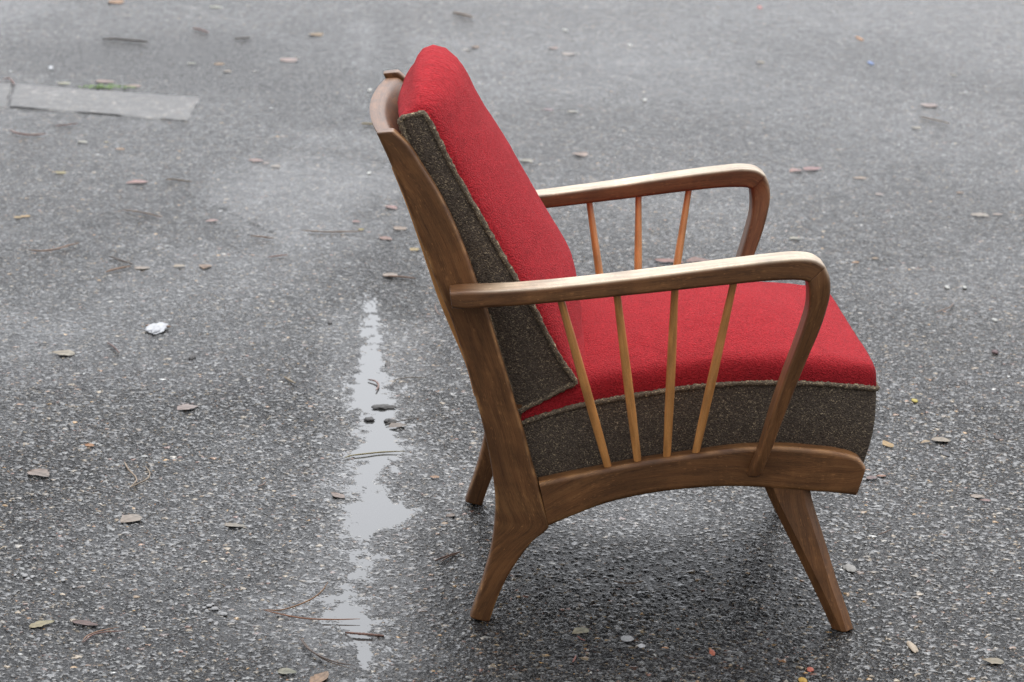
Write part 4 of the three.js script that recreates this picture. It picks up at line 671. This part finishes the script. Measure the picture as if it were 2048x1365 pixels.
  {"k":"chip","p":[[-0.4159,0.2424],[-0.4105,0.2422]],"c":"#b4b4b4","l":"small white fleck of a spatter on the lower left asphalt","w":0.0091,"g":"white flecks spattered on the lower left asphalt","cat":"fleck","n":"white_fleck"},
  {"k":"chip","p":[[-0.4016,0.2776],[-0.3963,0.2774]],"c":"#b4b4b4","l":"small white fleck of a spatter on the lower left asphalt","w":0.009,"g":"white flecks spattered on the lower left asphalt","cat":"fleck","n":"white_fleck"},
  {"k":"chip","p":[[-0.4229,0.274],[-0.4168,0.2737]],"c":"#b4b4b4","l":"small white fleck of a spatter on the lower left asphalt","w":0.009,"g":"white flecks spattered on the lower left asphalt","cat":"fleck","n":"white_fleck"},
  {"k":"chip","p":[[-0.4366,0.2612],[-0.4313,0.2609]],"c":"#b4b4b4","l":"small white fleck of a spatter on the lower left asphalt","w":0.0091,"g":"white flecks spattered on the lower left asphalt","cat":"fleck","n":"white_fleck"},
  {"k":"chip","p":[[-0.7376,0.1212],[-0.7329,0.121]],"c":"#b4b4b4","l":"small white fleck of a spatter on the lower left asphalt","w":0.0098,"g":"white flecks spattered on the lower left asphalt","cat":"fleck","n":"white_fleck"},
  {"k":"chip","p":[[1.2025,-2.0299],[1.2124,-2.0307]],"c":"#d8d8d0","l":"tiny pale chip in the grey asphalt behind the chair","w":0.0277,"g":"tiny pale chips in the asphalt behind the chair","cat":"fleck","n":"pale_chip"},
  {"k":"chip","p":[[1.2077,-1.7055],[1.2171,-1.7062]],"c":"#d8d8d0","l":"tiny pale chip in the grey asphalt behind the chair","w":0.0251,"g":"tiny pale chips in the asphalt behind the chair","cat":"fleck","n":"pale_chip"},
  {"k":"chip","p":[[1.1596,-2.0266],[1.1694,-2.0273]],"c":"#d8d8d0","l":"tiny pale chip in the grey asphalt behind the chair","w":0.0276,"g":"tiny pale chips in the asphalt behind the chair","cat":"fleck","n":"pale_chip"},
  {"k":"chip","p":[[0.6948,-6.1214],[0.7106,-6.1238]],"c":"#d8d8d0","l":"tiny pale chip in the grey asphalt behind the chair","w":0.0716,"g":"tiny pale chips in the asphalt behind the chair","cat":"fleck","n":"pale_chip"},
  {"k":"chip","p":[[0.6479,-4.7765],[0.6617,-4.7783]],"c":"#d8d8d0","l":"tiny pale chip in the grey asphalt behind the chair","w":0.0544,"g":"tiny pale chips in the asphalt behind the chair","cat":"fleck","n":"pale_chip"},
  {"k":"chip","p":[[0.4612,-6.5192],[0.4775,-6.5218]],"c":"#d8d8d0","l":"tiny pale chip in the grey asphalt behind the chair","w":0.0769,"g":"tiny pale chips in the asphalt behind the chair","cat":"fleck","n":"pale_chip"},
  {"k":"chip","p":[[-0.2148,-4.6147],[-0.2015,-4.6164]],"c":"#d8d8d0","l":"tiny pale chip in the grey asphalt behind the chair","w":0.0522,"g":"tiny pale chips in the asphalt behind the chair","cat":"fleck","n":"pale_chip"},
  {"k":"chip","p":[[-0.2561,-3.3604],[-0.2447,-3.3616]],"c":"#d8d8d0","l":"tiny pale chip in the grey asphalt behind the chair","w":0.0386,"g":"tiny pale chips in the asphalt behind the chair","cat":"fleck","n":"pale_chip"},
  {"k":"chip","p":[[-0.287,-4.8716],[-0.2733,-4.8734]],"c":"#d8d8d0","l":"tiny pale chip in the grey asphalt behind the chair","w":0.0552,"g":"tiny pale chips in the asphalt behind the chair","cat":"fleck","n":"pale_chip"}
];
const dull = new Map();
function litterMat(c, rough) {
  const chip = rough === 0.61, key = c + rough;
  if (!dull.has(key)) { const k = new THREE.Color(c); chip ? k.lerp(new THREE.Color(0.2, 0.19, 0.18), 0.3).multiplyScalar(0.62) : k.lerp(new THREE.Color(0.25, 0.235, 0.21), 0.4).multiplyScalar(0.52); dull.set(key, new THREE.MeshPhysicalMaterial({ name: 'litter', color: k, roughness: rough, vertexColors: true, specularIntensity: 0.5 })); }
  return dull.get(key);
}
const groundY = (x, z) => Math.max(WATER, macro(x, z) - 0.001);
function tinted(g, f) { const p = g.attributes.position, c = new Float32Array(p.count * 3); for (let i = 0; i < p.count; i++) { const k = f(p.getX(i), p.getY(i), p.getZ(i), i); c.set(Array.isArray(k) ? k : [k, k, k], i * 3); } g.setAttribute('color', new THREE.BufferAttribute(c, 3)); return g; }
LITTER.forEach((d, n) => {
  const R = rng(9000 + n * 17), a = d.p[0], b = d.p[d.p.length - 1], cx = (a[0] + b[0]) / 2, cz = (a[1] + b[1]) / 2, y0 = groundY(cx, cz);
  if (d.k === 'leaf') {
    const len = 0.88 * Math.hypot(b[0] - a[0], b[1] - a[1]), th = Math.atan2(-(b[1] - a[1]), b[0] - a[0]), w = Math.min(d.w * 0.62, len * 0.7), curl = 0.03 + 0.12 * R(), arch = (R() - 0.3) * 0.05, skew = (R() - 0.5) * 0.3, peak = 0.35 + 0.3 * R(), jag = d.c2 === 'jag' ? 0.5 : 0.16, s = n * 3 + 700, tilt = 0.1 * R();
    const NU = 18, NV = 6;
    const g = sheet(NU, NV, (u, t) => {
      const v = t * 2 - 1, prof = Math.pow(Math.sin(Math.PI * Math.pow(u, Math.log(0.5) / Math.log(peak))), 0.8) * (1 + jag * (noise(u * 9, v > 0 ? 3 : 8, s) - 0.5) * 2) + 0.04;
      const x = (u - 0.5) * len, z = v * prof * w / 2 + skew * w * Math.sin(Math.PI * u) * 0.5, y = 0.0008 + 0.7 * curl * w * 0.5 * v * v * prof + arch * len * Math.sin(Math.PI * u) + tilt * (0.5 - 0.5 * v) * w * 0.6 + 0.0012 * noise(u * 6, v * 3, s + 1);
      return [x, Math.max(0.0008, y), z, x, z];
    });
    tinted(g, (x, y, z, i) => { const t = Math.floor(i / (NU + 1)) / NV, u = (i % (NU + 1)) / NU, k = (Math.abs(t - 0.5) < 0.1 ? 0.72 : 1) * (0.55 + 0.5 * noise(u * 8, t * 5, s + 2) + 0.4 * noise(u * 23, t * 9, s + 4)); return [k, k * (0.94 + 0.08 * u), k * (0.9 + 0.14 * u)]; });
    const m = shade(new THREE.Mesh(g, litterMat(d.c, 0.6))); m.position.set(cx, y0, cz); m.rotation.y = th;
    thing(m, 'leaf', d.l, 'leaf', d.g ?? 'fallen leaves on the asphalt');
  } else if (d.k === 'needle' || d.k === 'twig') {
    const r = d.w * (d.k === 'twig' ? 0.45 : 0.36), pts = d.p.map((p, i) => new THREE.Vector3(p[0] - cx, r * 1.1 + 0.001 + (d.c2 === 'o' ? 0.004 * i : 0.0015 * R()), p[1] - cz));
    const g = rope(pts, r, false, d.k === 'twig' ? 0.3 : 0.1, Math.max(18, pts.length * 7), 6, d.k === 'twig' ? 0.35 : 0.7), N = g.attributes.position.count;
    tinted(g, (x, y, z, i) => { const t = i / N; return (0.8 + 0.4 * noise(t * 14, 2, n)) * (t < 0.06 ? 0.45 : 1); });
    const m = shade(new THREE.Mesh(g, litterMat(d.c, 0.5))); m.position.set(cx, y0, cz);
    thing(m, d.k === 'twig' ? 'twig' : 'pine_needle', d.l, d.k === 'twig' ? 'twig' : 'pine needle', d.g ?? (d.k === 'twig' ? 'twigs on the asphalt' : 'fallen pine needles on the asphalt'));
  } else {
    const len = Math.hypot(b[0] - a[0], b[1] - a[1]), h = Math.min(d.n === 'paper_scrap' ? 0.006 : d.n === 'dirt_clod' ? 0.004 : 0.0022, 0.22 * Math.min(len, d.w)), s = 900 + n, paper = d.n === 'paper_scrap', clod = d.n === 'dirt_clod';
    const g = new THREE.IcosahedronGeometry(0.5, paper ? 6 : 4), p = g.attributes.position;
    for (let i = 0; i < p.count; i++) {
      const x = p.getX(i), y = p.getY(i), z = p.getZ(i), k = 1 + (paper ? 0.7 : clod ? 0.8 : 0.4) * (noise(x * 5 + 9, z * 5 + y * 4 + 9, s) - 0.5) + (paper ? 0.35 : 0.15) * (noise(x * 14 + 9, z * 14 + y * 9 + 9, s + 1) - 0.5);
      p.setXYZ(i, x * len * k, (y + 0.38) * h * 2 * (0.55 + 0.45 * k), z * d.w * k);
    }
    const q = mergeVerts(g); q.computeVertexNormals();
    tinted(q, (x, y, z) => 0.75 + 0.5 * noise(x * 300 + 9, z * 300 + 9, s + 4));
    const m = shade(new THREE.Mesh(q, litterMat(d.c, 0.61))); m.position.set(cx, y0 - 0.001, cz); m.rotation.y = 0.3 * (R() - 0.5);
    thing(m, d.n, d.l, d.cat, d.g);
  }
});
function mergeVerts(g) {        // joins equal corners so that the stone is smooth
  const p = g.attributes.position, map = new Map(), pos = [], idx = [];
  for (let i = 0; i < p.count; i++) { const key = [p.getX(i), p.getY(i), p.getZ(i)].map((c) => c.toFixed(6)).join(); if (!map.has(key)) { map.set(key, pos.length / 3); pos.push(p.getX(i), p.getY(i), p.getZ(i)); } idx.push(map.get(key)); }
  const o = new THREE.BufferGeometry(); o.setAttribute('position', new THREE.Float32BufferAttribute(pos, 3)); o.setIndex(idx); return o;
}
// grass growing from the edge of the concrete strip
{
  const R = rng(4242), pos = [], idx = [], [gx, gz] = [-1.178,-4.7981];
  for (let i = 0; i < 90; i++) {
    const x = gx + (R() + R() - 1) * 0.11, z = gz + (R() - 0.5) * 0.04, h = 0.004 + 0.014 * R() * R(), a = R() * 6.28, l = 0.014 + 0.03 * R(), w = 0.0016, m = pos.length / 3, ca = Math.cos(a), sa = Math.sin(a);
    for (const [k, y] of [[0, 0], [0.4, 0.8], [1, 0.75]]) { const ww = k === 1 ? 0.0003 : w; pos.push(x + ca * l * k - sa * ww, y * h, z + sa * l * k + ca * ww, x + ca * l * k + sa * ww, y * h + 0.0004, z + sa * l * k - ca * ww); }
    idx.push(m, m + 1, m + 2, m + 1, m + 3, m + 2, m + 2, m + 3, m + 4, m + 3, m + 5, m + 4);
  }
  const g = new THREE.BufferGeometry(); g.setAttribute('position', new THREE.Float32BufferAttribute(pos, 3)); g.setIndex(idx); g.computeVertexNormals(); g.translate(-gx, 0, -gz);
  const m = shade(new THREE.Mesh(g, new THREE.MeshStandardMaterial({ name: 'grass', color: new THREE.Color(0.1, 0.19, 0.02), roughness: 0.7 }))); m.position.set(gx, 0, gz);
  thing(m, 'grass_tuft', 'small green grass tuft growing at the back edge of the concrete strip', 'grass');
}

renderer.render(scene, camera);
